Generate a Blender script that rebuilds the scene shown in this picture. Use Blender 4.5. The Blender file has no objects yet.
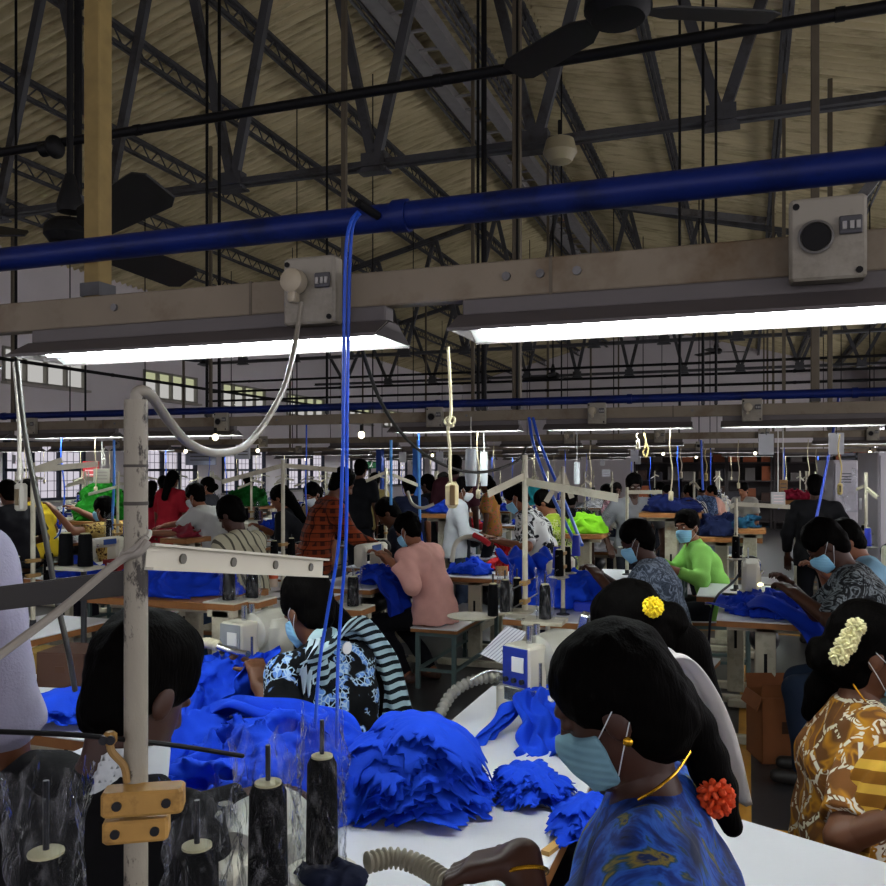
import bpy, math, random
import numpy as np
from mathutils import Vector, Matrix
PI = math.pi
random.seed(7); RNG = np.random.default_rng(7)
S = bpy.context.scene
COL = S.collection
# ------------------------------------------------------------------ camera
YAW = math.radians(19.74); F = 850.0; CX, HOR, EYE = 443.0, 470.0, 1.6
sn, cs = math.sin(YAW), math.cos(YAW)
cam = bpy.data.cameras.new('camera'); co = bpy.data.objects.new('camera', cam); COL.objects.link(co)
co.location = (0, 0, EYE); co.rotation_euler = (PI/2, 0, YAW)
cam.sensor_width = 36; cam.lens = F/886*36; cam.shift_y = (HOR-443)/886; cam.clip_start = .05; cam.clip_end = 200
S.camera = co
def ray(px): u = (px-CX)/F; return (-sn+u*cs, cs+u*sn)          # world direction per unit depth
def PD(px, py, d):                                                # the place seen at a pixel, d metres deep
    a = ray(px); return Vector((a[0]*d, a[1]*d, EYE-(py-HOR)/F*d))
def PYY(px, py, Y): return PD(px, py, Y/ray(px)[1])
def PXX(px, py, X): return PD(px, py, X/ray(px)[0])
def PZ(px, py, z): return PD(px, py, (EYE-z)*F/(py-HOR))
# ------------------------------------------------------------------ materials
def lin(c):
    if isinstance(c, str):
        c = c.lstrip('#'); c = [int(c[i:i+2], 16)/255 for i in (0, 2, 4)]
    return tuple(((x/12.92) if x <= .04045 else ((x+.055)/1.055)**2.4) for x in c) + (1,)
class NT:
    def __init__(s, name):
        s.m = bpy.data.materials.new(name); s.m.use_nodes = True; s.t = s.m.node_tree; s.t.nodes.clear()
        s.out = s.n('ShaderNodeOutputMaterial')
    def n(s, typ, ins=None, **kw):
        x = s.t.nodes.new(typ)
        for k, v in kw.items(): setattr(x, k, v)
        for k, v in (ins or {}).items():
            if isinstance(v, bpy.types.NodeSocket): s.t.links.new(v, x.inputs[k])
            else: x.inputs[k].default_value = v
        return x
    def coord(s, which='Object', scale=(1, 1, 1), rot=(0, 0, 0)):
        tc = s.n('ShaderNodeTexCoord')
        return s.n('ShaderNodeMapping', {'Vector': tc.outputs[which], 'Scale': scale, 'Rotation': rot}).outputs[0]
    def noise(s, scale=5, detail=3, vec=None, rough=.5, dist=0):
        i = {'Scale': scale, 'Detail': detail, 'Roughness': rough, 'Distortion': dist}
        i['Vector'] = vec if vec is not None else s.coord()
        return s.n('ShaderNodeTexNoise', i).outputs[0]
    def ramp(s, fac, stops, mode='LINEAR'):
        r = s.n('ShaderNodeValToRGB', {'Fac': fac}); e = r.color_ramp; e.interpolation = mode
        while len(e.elements) < len(stops): e.elements.new(.5)
        for el, (p, c) in zip(e.elements, stops): el.position = p; el.color = lin(c) if not isinstance(c, (int, float)) else (c, c, c, 1)
        return r.outputs[0]
    def mix(s, fac, a, b, mode='MIX'):
        x = s.n('ShaderNodeMix', data_type='RGBA', blend_type=mode)
        for i, v in ((0, fac), (6, a), (7, b)):
            if isinstance(v, bpy.types.NodeSocket): s.t.links.new(v, x.inputs[i])
            else: x.inputs[i].default_value = lin(v) if i and not (isinstance(v, tuple) and len(v) == 4) else v
        return x.outputs[2]
    def math(s, op, a, b=0.0):
        x = s.n('ShaderNodeMath', operation=op)
        for i, v in ((0, a), (1, b)):
            if isinstance(v, bpy.types.NodeSocket): s.t.links.new(v, x.inputs[i])
            else: x.inputs[i].default_value = v
        return x.outputs[0]
    def sep(s, vec): return s.n('ShaderNodeSeparateXYZ', {'Vector': vec}).outputs
    def bump(s, h, strength=.3, dist=.01):
        return s.n('ShaderNodeBump', {'Height': h, 'Strength': strength, 'Distance': dist}).outputs[0]
    def fin(s, color, rough=.6, metal=0, spec=.4, normal=None, **kw):
        i = {'Base Color': lin(color) if isinstance(color, str) else color, 'Roughness': rough, 'Metallic': metal, 'Specular IOR Level': spec}
        i.update(kw)
        p = s.n('ShaderNodeBsdfPrincipled', i)
        if normal is not None: s.t.links.new(normal, p.inputs['Normal'])
        s.t.links.new(p.outputs[0], s.out.inputs[0]); return s.m
_mc = {}
def M(col, rough=.6, metal=0, var=.12, bump=0, scale=14, spec=.4, dirt=None, **kw):
    key = (str(col), rough, metal, var, bump, scale, spec, str(dirt), str(kw))
    if key in _mc: return _mc[key]
    t = NT('finish'); nz = t.noise(scale, 4)
    c = lin(col)
    lo = tuple(x*(1-var) for x in c[:3])+(1,); hi = tuple(min(1, x*(1+var)) for x in c[:3])+(1,)
    colr = t.mix(nz, lo, hi)
    if dirt:
        d = t.ramp(t.noise(scale*.35, 6, rough=.7), [(.5, 0.0), (.68, 1.0)])
        colr = t.mix(d, colr, dirt)
    nm = t.bump(t.noise(scale*5, 3), bump, .004) if bump else None
    _mc[key] = t.fin(colr, rough, metal, spec, nm, **kw); return _mc[key]
def emit(col, st):
    key = ('e', col, st)
    if key in _mc: return _mc[key]
    t = NT('glow'); e = t.n('ShaderNodeEmission', {'Color': lin(col), 'Strength': st})
    t.t.links.new(e.outputs[0], t.out.inputs[0]); _mc[key] = t.m; return t.m
# ------------------------------------------------------------------ mesh builder
class MB:
    def __init__(s): s.v = []; s.f = []; s.mi = []; s.mat = 0
    def add(s, vs, fs):
        o = len(s.v); s.v.extend([tuple(v) for v in vs])
        for f in fs: s.f.append(tuple(i+o for i in f)); s.mi.append(s.mat)
        return s
    def box(s, c, size, rz=0, R=None, bev=0):
        c = Vector(c); R = R or Matrix.Rotation(rz, 3, 'Z'); h = [x/2 for x in size]
        b = min(bev, min(h)*.9)
        if b <= 0:
            vs = [c+R@Vector((x*h[0], y*h[1], z*h[2])) for z in (-1, 1) for x, y in ((-1, -1), (1, -1), (1, 1), (-1, 1))]
            return s.add(vs, [(3, 2, 1, 0), (4, 5, 6, 7), (0, 1, 5, 4), (1, 2, 6, 5), (2, 3, 7, 6), (3, 0, 4, 7)])
        def ringp(z, ins):
            X, Y = h[0]-ins, h[1]-ins
            return [(-X+b, -Y, z), (X-b, -Y, z), (X, -Y+b, z), (X, Y-b, z), (X-b, Y, z), (-X+b, Y, z), (-X, Y-b, z), (-X, -Y+b, z)]
        rs = [ringp(-h[2], b*.7), ringp(-h[2]+b, 0), ringp(h[2]-b, 0), ringp(h[2], b*.7)]
        vs = [c+R@Vector(p) for r in rs for p in r]; fs = [tuple(range(7, -1, -1)), tuple(range(24, 32))]
        for k in range(3):
            for i in range(8): j = (i+1) % 8; fs.append((k*8+i, k*8+j, k*8+8+j, k*8+8+i))
        return s.add(vs, fs)
    def bar(s, a, b, w, h=None, up=(0, 0, 1)):
        a, b = Vector(a), Vector(b); d = b-a; L = d.length
        if L < 1e-6: return s
        d.normalize(); u = Vector(up)
        if abs(d.dot(u)) > .98: u = Vector((1, 0, 0))
        x = d.cross(u).normalized(); z = x.cross(d)
        R = Matrix((x, d, z)).transposed()
        return s.box((a+b)/2, (w, L, h or w), R=R)
    def cyl(s, a, b, r0, r1=None, seg=12, cap=True):
        return s.rings([(a, r0), (b, r0 if r1 is None else r1)], seg, cap)
    def rings(s, pr, seg=10, cap=True):
        P = [Vector(p) for p, r in pr]; n = len(P); vs = []; fs = []
        ref = None
        for i in range(n):
            d = (P[min(i+1, n-1)]-P[max(i-1, 0)])
            d = d.normalized() if d.length > 1e-9 else Vector((0, 0, 1))
            if ref is None: ref = Vector((1, 0, 0)) if abs(d.x) < .9 else Vector((0, 1, 0))
            x = (ref-d*ref.dot(d))
            x = x.normalized() if x.length > 1e-6 else d.orthogonal().normalized()
            y = d.cross(x); ref = x
            r = pr[i][1]
            for k in range(seg):
                a = 2*PI*k/seg; vs.append(P[i]+x*(r*math.cos(a))+y*(r*math.sin(a)))
        for i in range(n-1):
            for k in range(seg):
                k2 = (k+1) % seg; fs.append((i*seg+k, i*seg+k2, (i+1)*seg+k2, (i+1)*seg+k))
        if cap: fs.append(tuple(range(seg-1, -1, -1))); fs.append(tuple(range((n-1)*seg, n*seg)))
        return s.add(vs, fs)
    def tube(s, pts, r, seg=8, sub=1, cap=True):
        if sub > 1: pts = spline(pts, sub)
        return s.rings([(p, r(i/(len(pts)-1)) if callable(r) else r) for i, p in enumerate(pts)], seg, cap)
    def lathe(s, prof, c=(0, 0, 0), seg=20, R=None, cap=True):
        c = Vector(c); vs = []; fs = []; n = len(prof)
        for r, z in prof:
            for k in range(seg):
                a = 2*PI*k/seg; p = Vector((r*math.cos(a), r*math.sin(a), z)); vs.append(c+(R@p if R else p))
        for i in range(n-1):
            for k in range(seg):
                k2 = (k+1) % seg; fs.append((i*seg+k, i*seg+k2, (i+1)*seg+k2, (i+1)*seg+k))
        if cap: fs.append(tuple(range(seg-1, -1, -1))); fs.append(tuple(range((n-1)*seg, n*seg)))
        return s.add(vs, fs)
    def ell(s, c, r, R=None, seg=16, rn=10):
        c = Vector(c); prof = [(math.sin(PI*i/rn), -math.cos(PI*i/rn)) for i in range(rn+1)]
        vs = []; fs = []
        for q, z in prof:
            q = max(q, 1e-4)
            for k in range(seg):
                a = 2*PI*k/seg; p = Vector((q*math.cos(a)*r[0], q*math.sin(a)*r[1], z*r[2])); vs.append(c+(R@p if R else p))
        for i in range(rn):
            for k in range(seg):
                k2 = (k+1) % seg; fs.append((i*seg+k, i*seg+k2, (i+1)*seg+k2, (i+1)*seg+k))
        return s.add(vs, fs)
    def prism(s, poly, fn):                                   # poly outline extruded: fn(p, t) -> 3D, t in 0..1
        n = len(poly); vs = [fn(p, 0) for p in poly]+[fn(p, 1) for p in poly]
        fs = [tuple(range(n-1, -1, -1)), tuple(range(n, 2*n))]+[(i, (i+1) % n, n+(i+1) % n, n+i) for i in range(n)]
        return s.add(vs, fs)
    def sheet(s, fn, nu, nv, th=0):
        vs = [fn(i/(nu-1), j/(nv-1)) for i in range(nu) for j in range(nv)]
        fs = [(i*nv+j, (i+1)*nv+j, (i+1)*nv+j+1, i*nv+j+1) for i in range(nu-1) for j in range(nv-1)]
        return s.add(vs, fs)
    def build(s, name, mat, parent=None, smooth=40, loc=None, thick=0):
        me = bpy.data.meshes.new(name)
        me.from_pydata(s.v, [], s.f)
        for m in (mat if isinstance(mat, (list, tuple)) else [mat]): me.materials.append(m)
        if max(s.mi, default=0): me.polygons.foreach_set('material_index', s.mi)
        return finish(name, me, parent, smooth, loc, thick)
def finish(name, me, parent, smooth, loc=None, thick=0):
    import bmesh
    bm = bmesh.new(); bm.from_mesh(me); bmesh.ops.recalc_face_normals(bm, faces=bm.faces); bm.to_mesh(me); bm.free()
    if smooth: me.set_sharp_from_angle(angle=math.radians(smooth)); me.polygons.foreach_set('use_smooth', [True]*len(me.polygons))
    o = bpy.data.objects.new(name, me); COL.objects.link(o)
    if loc is not None: o.location = loc
    if parent is not None: o.parent = parent
    if thick:
        md = o.modifiers.new('thickness', 'SOLIDIFY'); md.thickness = thick; md.offset = 0
    return o
def spline(pts, sub=8):
    P = [Vector(p) for p in pts]; out = []
    for i in range(len(P)-1):
        p0 = P[max(i-1, 0)]; p1 = P[i]; p2 = P[i+1]; p3 = P[min(i+2, len(P)-1)]
        for k in range(sub):
            t = k/sub; out.append(.5*((2*p1)+(p2-p0)*t+(2*p0-5*p1+4*p2-p3)*t*t+(3*p1-p0-3*p2+p3)*t**3))
    out.append(P[-1]); return out
def tag(o, label=None, cat=None, group=None, kind=None):
    if label: o['label'] = label
    if cat: o['category'] = cat
    if group: o['group'] = group
    if kind: o['kind'] = kind
    return o
def thing(name, label, cat, loc=(0, 0, 0), rz=0, group=None):
    o = bpy.data.objects.new(name, None); COL.objects.link(o); o.empty_display_size = .1
    o.location = loc; o.rotation_euler = (0, 0, rz); return tag(o, label, cat, group)
KIDS = {}
def kids(o):
    return [c for c in COL.objects if c.parent == o]
def dup(root, loc, rz=None, label=None, group=None, scale=None):
    if root.name not in KIDS:
        KIDS[root.name] = [(c, [g for g in c.children]) for c in root.children]
    r = root.copy(); COL.objects.link(r); r.location = loc
    if rz is not None: r.rotation_euler = (0, 0, rz)
    if scale: r.scale = (scale,)*3
    if label: r['label'] = label
    if group: r['group'] = group
    for c, gs in KIDS[root.name]:
        d = c.copy(); COL.objects.link(d); d.parent = r
        for g in gs: e = g.copy(); COL.objects.link(e); e.parent = d
    return r
def struct(mb, name, mat, smooth=40): o = mb.build(name, mat, None, smooth); o['kind'] = 'structure'; return o
EXPO = 1.32
# ================================================================== the building
RX, RZ, SL = -4.43, 8.4, .25                      # ridge line, ridge height, roof slope
WL, WR, YB, YF = -14.0, 5.0, 42.0, -4.0
def roofz(x): return RZ-SL*abs(x-RX)
# floor
t = NT('polished_floor'); nz = t.noise(1.2, 5); n2 = t.noise(9, 5, rough=.7)
c = t.mix(nz, '#262628', '#353433'); c = t.mix(t.ramp(n2, [(.5, 0.0), (.75, 1.0)]), c, '#262528')
floor_m = t.fin(c, .32, normal=t.bump(n2, .08))
b = MB(); b.box(((WL+WR)/2, (YB+YF)/2, -.05), (WR-WL, YB-YF, .1)); struct(b, 'floor', floor_m, 0)
# painted yellow floor lines
for i, yy in enumerate((4.02, 8.9, 13.2)):
    b = MB(); b.box((-4.5, yy, .0015), (18, .07, .003)); struct(b, 'floor_marking_line', M('#b98322', .5, var=.3), 0)
b = MB(); b.box((-.02, 6.4, .0015), (.07, 4.9, .003)); struct(b, 'floor_marking_line', M('#b98322', .5, var=.3), 0)
# walls
t = NT('painted_wall'); nz = t.noise(.7, 6, rough=.65)
wall_m = t.fin(t.mix(nz, '#cfc9cc', '#e2dde0'), .85, normal=t.bump(t.noise(40, 3), .1))
bays = [(9.6, 11.8), (13.0, 15.2), (17.2, 19.3), (20.5, 22.75), (24.1, 26.6), (28.0, 30.5), (31.8, 34.3), (35.6, 38.1)]
UP = (3.38, 4.08); LO = (.95, 2.2); EV = roofz(WL)+.2
b = MB()
def wl(y0, y1, z0, z1): b.box((WL-.12, (y0+y1)/2, (z0+z1)/2), (.24, y1-y0, z1-z0))
edge = YF
for y0, y1 in bays:
    wl(edge, y0, 0, EV); wl(y0, y1, 0, LO[0]); wl(y0, y1, LO[1], UP[0]); wl(y0, y1, UP[1], EV); edge = y1
wl(edge, YB, 0, EV); struct(b, 'wall_left', wall_m, 0)
b = MB(); b.prism([(WL-.24, 0), (WR+.24, 0), (WR+.24, roofz(WR)+.2), (RX, RZ+.24), (WL-.24, roofz(WL)+.16)], lambda p, k: Vector((p[0], YB+.24*k, p[1]))); struct(b, 'wall_back', wall_m, 0)
b = MB(); b.box((WR+.12, (YB+YF)/2, roofz(WR)/2+.1), (.24, YB-YF, roofz(WR)+.2)); struct(b, 'wall_right', wall_m, 0)
b = MB(); b.prism([(WL-.24, 0), (WR+.24, 0), (WR+.24, roofz(WR)+.2), (RX, RZ+.24), (WL-.24, roofz(WL)+.16)], lambda p, k: Vector((p[0], YF-.24*k, p[1]))); struct(b, 'wall_front', wall_m, 0)
# windows: dark bars over frosted daylit panes
bar_m = M('#1c2433', .5, .2); sash_m = M('#8f8d84', .6); stone_m = M('#a9a49c', .8)
pane_m = emit('#dcd6e2', .34); paneg_m = emit('#cfd2a8', .26); paneu_m = emit('#d8d6d2', .28)
wn = 0
for k, (y0, y1) in enumerate(bays):
    wn += 1; yc = (y0+y1)/2
    o = thing('window_%d' % wn, 'barred window of frosted panes', None, (WL, yc, LO[0])); o['kind'] = 'structure'; h = LO[1]-LO[0]; w = y1-y0
    f = MB()
    for yy in (-w/2+.03, w/2-.03): f.box((.0, yy, h/2), (.1, .07, h))
    for zz in (.03, h-.03, h*.52): f.box((0, 0, zz), (.1, w, .06))
    for j in (1, 2): f.box((0, -w/2+w*j/3, h/2), (.09, .07 if j == 1 else .06, h))
    f.build('window_frame', bar_m, o, 0)
    g = MB()
    for j in range(1, 12): g.cyl((.05, -w/2+w*j/12, 0), (.05, -w/2+w*j/12, h), .007, seg=6)
    for j in range(1, 6): g.cyl((.05, -w/2, h*j/6), (.05, w/2, h*j/6), .007, seg=6)
    g.build('window_grille', bar_m, o, 0)
    p = MB(); p.box((-.06, 0, h/2), (.02, w, h)); p.build('pane', pane_m, o, 0)
    q = MB(); q.box((.05, 0, -.03), (.2, w+.1, .05)); q.build('sill', stone_m, o, 0)
    wn += 1; h = UP[1]-UP[0]
    o = thing('window_%d' % wn, 'high strip window under the eaves', None, (WL, yc, UP[0])); o['kind'] = 'structure'
    f = MB()
    for yy in [-w/2+w*j/4 for j in range(5)]: f.box((0, yy, h/2), (.1, .05, h))
    for zz in (.025, h-.025, h*.62): f.box((0, 0, zz), (.1, w, .045))
    f.build('window_frame', sash_m, o, 0)
    p = MB(); p.box((-.06, 0, h*.31), (.02, w, h*.62)); p.build('pane', paneu_m, o, 0)
    p = MB(); p.box((-.06, 0, h*.81), (.02, w, h*.38)); p.build('pane', paneu_m if k < 2 else paneg_m, o, 0)
    q = MB(); q.box((.06, 0, -.03), (.22, w+.1, .05)); q.build('sill', stone_m, o, 0)
# unseen glowing windows added behind the camera and down the right wall as fill light
front_fill_m = emit('#efeaf4', 1.2); side_fill_m = emit('#f1edf2', 2.5)
def fill_window(loc, rz, w, h):
    global wn
    wn += 1; o = thing('window_%d' % wn, 'tall barred window of frosted panes', None, loc, rz); o['kind'] = 'structure'
    f = MB()
    for j in range(5): f.box((-w/2+w*j/4, .03, h/2), (.06, .08, h))
    for j in range(4): f.box((0, .03, h*j/3), (w, .08, .06))
    f.build('window_frame', bar_m, o, 0)
    p = MB(); p.box((0, .01, h/2), (w, .02, h)); p.build('pane', front_fill_m if rz == 0 else side_fill_m, o, 0)
for x in (-12, -9.2, -6.4, -3.6, -.8, 2.4): fill_window((x, YF+.002, .9), 0, 2.0, 2.6)
for y in (-1.5, 3.5, 8.5, 13.5, 18.5, 23.5, 28.5, 33.5, 38.0): fill_window((WR-.002, y, .9), PI/2, 3.0, 2.4)
# roof sheets: wavy courses lapped down the slope, corrugations running with the slope
t = NT('asbestos_sheet'); v = t.coord('Object', (.4, 1, 1)); n1 = t.noise(.9, 6, v, .65); n2 = t.noise(3.2, 7, t.coord('Object', (.16, 2.6, 1)), .72)
c = t.mix(t.ramp(n1, [(.3, 0.0), (.7, 1.0)]), '#b2a682', '#d2c6a0'); c = t.mix(t.ramp(n2, [(.5, 0.0), (.75, 1.0)]), c, '#6f6449')  # dark streaks in the colour imitate the shaded bands of the corrugation
roof_m = t.fin(c, .9, spec=.15, normal=t.bump(n2, .06))
PUR = [-13.6, -12.4, -11.2, -9.58, -7.9, -6.5, -5.0]; PURR = [-3.9, -2.95, -1.32, .45, 2.1, 3.7, 4.9]
def sheets(edges, name):
    b = MB(); p = .19; ny = int((YB-YF)/p*10)
    for i in range(len(edges)-1):
        xa, xb = edges[i], edges[i+1]            # from the eave side up to the ridge side
        za, zb = roofz(xa), roofz(xb)
        sgn = 1 if xb > xa else -1
        xa2 = xa-sgn*.12
        vs = []
        for j in range(ny+1):
            y = YF+(YB-YF)*j/ny; w = .05*math.cos(2*PI*y/p)
            for x, z in ((xa2, roofz(xa2)+.02), ((xa2+xb)/2, (roofz(xa2)+zb)/2+.04), (xb, zb+.065)): vs.append((x, y, z+w+.02))
        b.add(vs, [(3*j+k, 3*j+3+k, 3*j+4+k, 3*j+1+k) for j in range(ny) for k in (0, 1)])
    return struct(b, name, roof_m, 60)
sheets([WL-.2]+PUR[1:]+[RX+.05], 'ceiling_left'); sheets([WR+.2]+PURR[::-1][1:]+[RX-.05], 'ceiling_right')
# weatherproof skin above the sheets keeps daylight out of the hall
b = MB()
b.prism([(WL-.3, roofz(WL-.3)+.16), (RX, RZ+.2), (RX, RZ+.3), (WL-.3, roofz(WL-.3)+.26)], lambda p, k: Vector((p[0], YF-.3+(YB-YF+.6)*k, p[1])))
b.prism([(WR+.3, roofz(WR+.3)+.16), (RX, RZ+.2), (RX, RZ+.3), (WR+.3, roofz(WR+.3)+.26)], lambda p, k: Vector((p[0], YF-.3+(YB-YF+.6)*k, p[1])))
struct(b, 'roof_deck_slab', M('#4b4a45', .9), 0)
steel_m = M('#46474a', .55, .3, var=.25, scale=6, dirt='#2a2622'); steel2_m = M('#6b6b6c', .5, .35, var=.2, scale=6, dirt='#3b3632')
# lattice purlins
def purlin(x, depth=.24, w=.07, mat=steel_m):
    b = MB(); zt = roofz(x)-.02; zb = zt-depth
    for sx in (-w/2, w/2):
        b.box((x+sx, (YF+YB)/2, zt), (.05, YB-YF, .05)); b.box((x+sx, (YF+YB)/2, zb), (.035, YB-YF, .035))
    y = YF+.1; k = 0
    while y < YB-.3:
        b.bar((x, y, zt if k % 2 else zb), (x, y+.22, zb if k % 2 else zt), .018); y += .22; k += 1
    return struct(b, 'purlin_beam', mat, 0)
for x in PUR[1:-1]+PURR[1:-1]: purlin(x)
purlin(-5.0, .3, .09, steel2_m); purlin(-3.92, .3, .09, steel2_m)
# twin walkway channels under the ridge
b = MB()
for x in (-4.72, -4.2):
    b.box((x, (YF+YB)/2, RZ-.55), (.2, YB-YF, .06)); b.box((x-.1, (YF+YB)/2, RZ-.5), (.02, YB-YF, .16)); b.box((x+.1, (YF+YB)/2, RZ-.5), (.02, YB-YF, .16))
y = YF+.4
while y < YB-.5:
    b.box((-4.46, y, RZ-.56), (.5, .05, .03)); y += .55
struct(b, 'ridge_walkway_beam', M('#8a8887', .5, .2, var=.2, scale=6), 0)
# roof trusses across the hall
def truss(Y, zb=4.5, mat=steel_m):
    b = MB(); xs = [-.21+1.58*k for k in range(-8, 4)]
    for s in (-.05, .05):
        b.box(((WL+WR)/2, Y+s, zb), (WR-WL, .06, .012)); b.box(((WL+WR)/2, Y+s*.3, zb+.035), (WR-WL, .012, .07))
        for xa, xb in ((WL, RX), (RX, WR)): b.bar((xa, Y+s, roofz(xa)-.34), (xb, Y+s, roofz(xb)-.34), .05, .1)
    for i, x in enumerate(xs):
        if not WL < x < WR: continue
        for dx in (-.76, .76):
            xt = x+dx
            if WL+.1 < xt < WR-.1: b.bar((x, Y, zb), (xt, Y, roofz(xt)-.36), .07, .09)
        b.box((x, Y, zb+.04), (.24, .12, .18))
        b.box((x, Y, zb-.045), (.3, .14, .02))
    return struct(b, 'roof_truss_beam', mat, 0)
for i, Y in enumerate((1.2, 7.45, 19.8, 26.0)):
    if Y > 5: truss(Y)
# raking brace members between trusses
for px0, py0, px1, py1, Y in ((598, 203, 766, 221, 13.0), (886, 165, 855, 205, 9.0)):
    b = MB(); b.bar(PYY(px0, py0, Y), PYY(px1, py1, Y), .09, .09); struct(b, 'roof_brace_beam', steel2_m, 0)
S.world = bpy.data.worlds.new('world'); S.world.use_nodes = True
bg = S.world.node_tree.nodes['Background']; bg.inputs[0].default_value = (.8, .86, 1, 1); bg.inputs[1].default_value = 1.0
S.view_settings.view_transform = 'Standard'; S.view_settings.look = 'None'; S.view_settings.gamma = 1; S.view_settings.use_curve_mapping = False
S.view_settings.exposure = EXPO
# ================================================================== overhead services
beam_m = M('#7b7160', .65, .1, var=.2, scale=5, dirt='#5b4a33'); box_m = M('#8d887b', .55, var=.08, dirt='#6d6658'); black_m = M('#0a0a0b', .6, spec=.2)
refl_out = M('#55504f', .5, var=.1); refl_in = M('#f2f4ea', .35, var=.02); tube_m = emit('#f4fbff', 29.0); blue_pipe = M('#0a1e5e', .45, .1, var=.3, scale=8, dirt='#070f2c', spec=.25)
dark_pipe = M('#0d0d0f', .6, .1, spec=.2); cable_m = M('#b9b4a4', .5); hang_m = M('#5d5547', .6, .2, var=.2); tan_m = M('#7d6a3c', .7, var=.3, scale=20)
white_m = M('#d9d9d2', .45, var=.05); rope_blue = M('#1f4fc0', .45); metal_m = M('#a9aaa9', .3, .8)
rows = [2.05, 7.1, 12.2, 17.3, 22.4, 27.5]
ZT = 2.117
pos_word = ['over the nearest tables', 'over the second line of tables', 'over the third line of tables', 'over the fourth line of tables', 'over the fifth line of tables', 'over the farthest tables']
def xr(px, Y): a = ray(px); return a[0]/a[1]*Y
def trunk(i, Y):
    x0 = max(WL+.4, xr(-60, Y)); x1 = min(WR-.2, xr(960, Y))
    if i == 0: x0, x1 = -5.2, 3.4
    o = thing('lighting_beam', 'long tan steel lighting beam hung %s' % pos_word[i], 'lighting beam', ((x0+x1)/2, Y, ZT-.09), 0); L = x1-x0
    b = MB(); b.box((0, 0, .045), (L, .05, .09), bev=.004)
    b.build('beam_channel', beam_m, o, 30)
    b = MB(); x = -L/2+.4; mid = (x0+x1)/2
    while x < L/2:
        if i or not -2.2 < x+mid < .3: b.box((x, 0, .045), (.012, .054, .094))
        x += 1.9
    if i == 0:
        for q in (-1.29, -.45): b.box((q-mid, 0, .045), (.008, .054, .094))
    b.build('joint_plate', hang_m, o, 0)
    for q in ((-.56, -.475, -.385, -1.75) if i == 0 else np.arange(-L/2+.55, L/2, 1.9)):
        b = MB(); x = q-(mid if i == 0 else 0); b.cyl((x, -.024, .05), (x, -.033, .05), .011, seg=8); b.build('bolt', steel2_m, o, 30)
    if i or True:                                       # hangers up to the roof
        x = -L/2+.7; k = 0
        while x < L/2:
            if i == 0 and -2.8 < x+(x0+x1)/2 < .9: x += .5; continue
            xx = x+(x0+x1)/2; top = roofz(xx)-.3
            h = MB(); 
            if k % 3 == 0: h.box((x, .0, .09+(top-ZT)/2), (.045, .045, top-ZT))
            else: h.cyl((x, 0, .09), (x, 0, top-ZT+.09), .011, seg=6)
            h.build('hanger', hang_m if k % 3 == 0 else dark_pipe, o, 0); x += 1.35+.3*(k % 2); k += 1
    return o
for i, Y in enumerate(rows): trunk(i, Y)
def make_fixture():
    o = thing('tube_light', 'x', 'tube light'); L = 1.2
    b = MB(); b.box((0, 0, .027), (L-.02, .055, .042), bev=.004); b.build('housing', refl_out, o, 30)
    r = MB(); prof = [(-.115, -.042), (-.03, .004), (.03, .004), (.115, -.042)]
    for a, c in zip(prof[:-1], prof[1:]):
        for k in (0, 1):
            off = .004*k; r.mat = 1-k
            r.add([(-L/2, a[0], a[1]+off), (L/2, a[0], a[1]+off), (L/2, c[0], c[1]+off), (-L/2, c[0], c[1]+off)], [(0, 1, 2, 3)])
    r.mat = 0
    for s in (-.115, .115): r.box((0, s, -.041), (L, .004, .008))
    r.build('reflector', [refl_out, refl_in], o, 0)
    for s in (-1, 1):
        e = MB(); e.prism([(-.112, -.04), (-.03, .004), (.03, .004), (.112, -.04), (.06, -.012), (-.06, -.012)], lambda p, k, s=s: Vector((s*(L/2-.002+.004*k), p[0], p[1]))); e.build('end_plate', refl_out, o, 0)
        h = MB(); h.box((s*(L/2-.035), 0, -.012), (.03, .03, .03)); h.build('lamp_holder', white_m, o, 0)
    t_ = MB(); t_.cyl((-L/2+.05, 0, -.02), (L/2-.05, 0, -.02), .013, seg=10); t_.build('tube', tube_m, o, 60)
    return o
fx = make_fixture(); fx['group'] = None; del fx['group']
first = [True]
def fixture(x, Y, label, group=None, z=ZT-.137):
    if first[0]: fx.location = (x, Y, z); fx['label'] = label; first[0] = False; r = fx
    else: r = dup(fx, (x, Y, z), 0, label)
    if group: r['group'] = group
    return r
fixture((xr(33, 2.05)+xr(397, 2.05))/2, 2.05, 'lit tube light with white reflector, left of the hanging switch cord')
fixture(xr(462, 2.05)+.6, 2.05, 'big bright tube light on the near beam, under the box with an empty round socket')
fixture(xr(33, 2.05)-.85, 2.05, 'tube light at the outer end of the near beam, mostly cut off')
for i, Y in enumerate(rows[1:], 1):
    x = max(WL+1.2, xr(-30, Y)); k = 0; xe = min(WR-.9, xr(930, Y))
    while x < xe:
        if (k*7+i*3) % 5 != 4 and not (i == 1 and xr(636, Y) < x < xr(750, Y)):
            fixture(x, Y, 'small lit tube light in the row %s' % pos_word[i], 'tube lights '+pos_word[i])
        x += 1.42; k += 1
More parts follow.
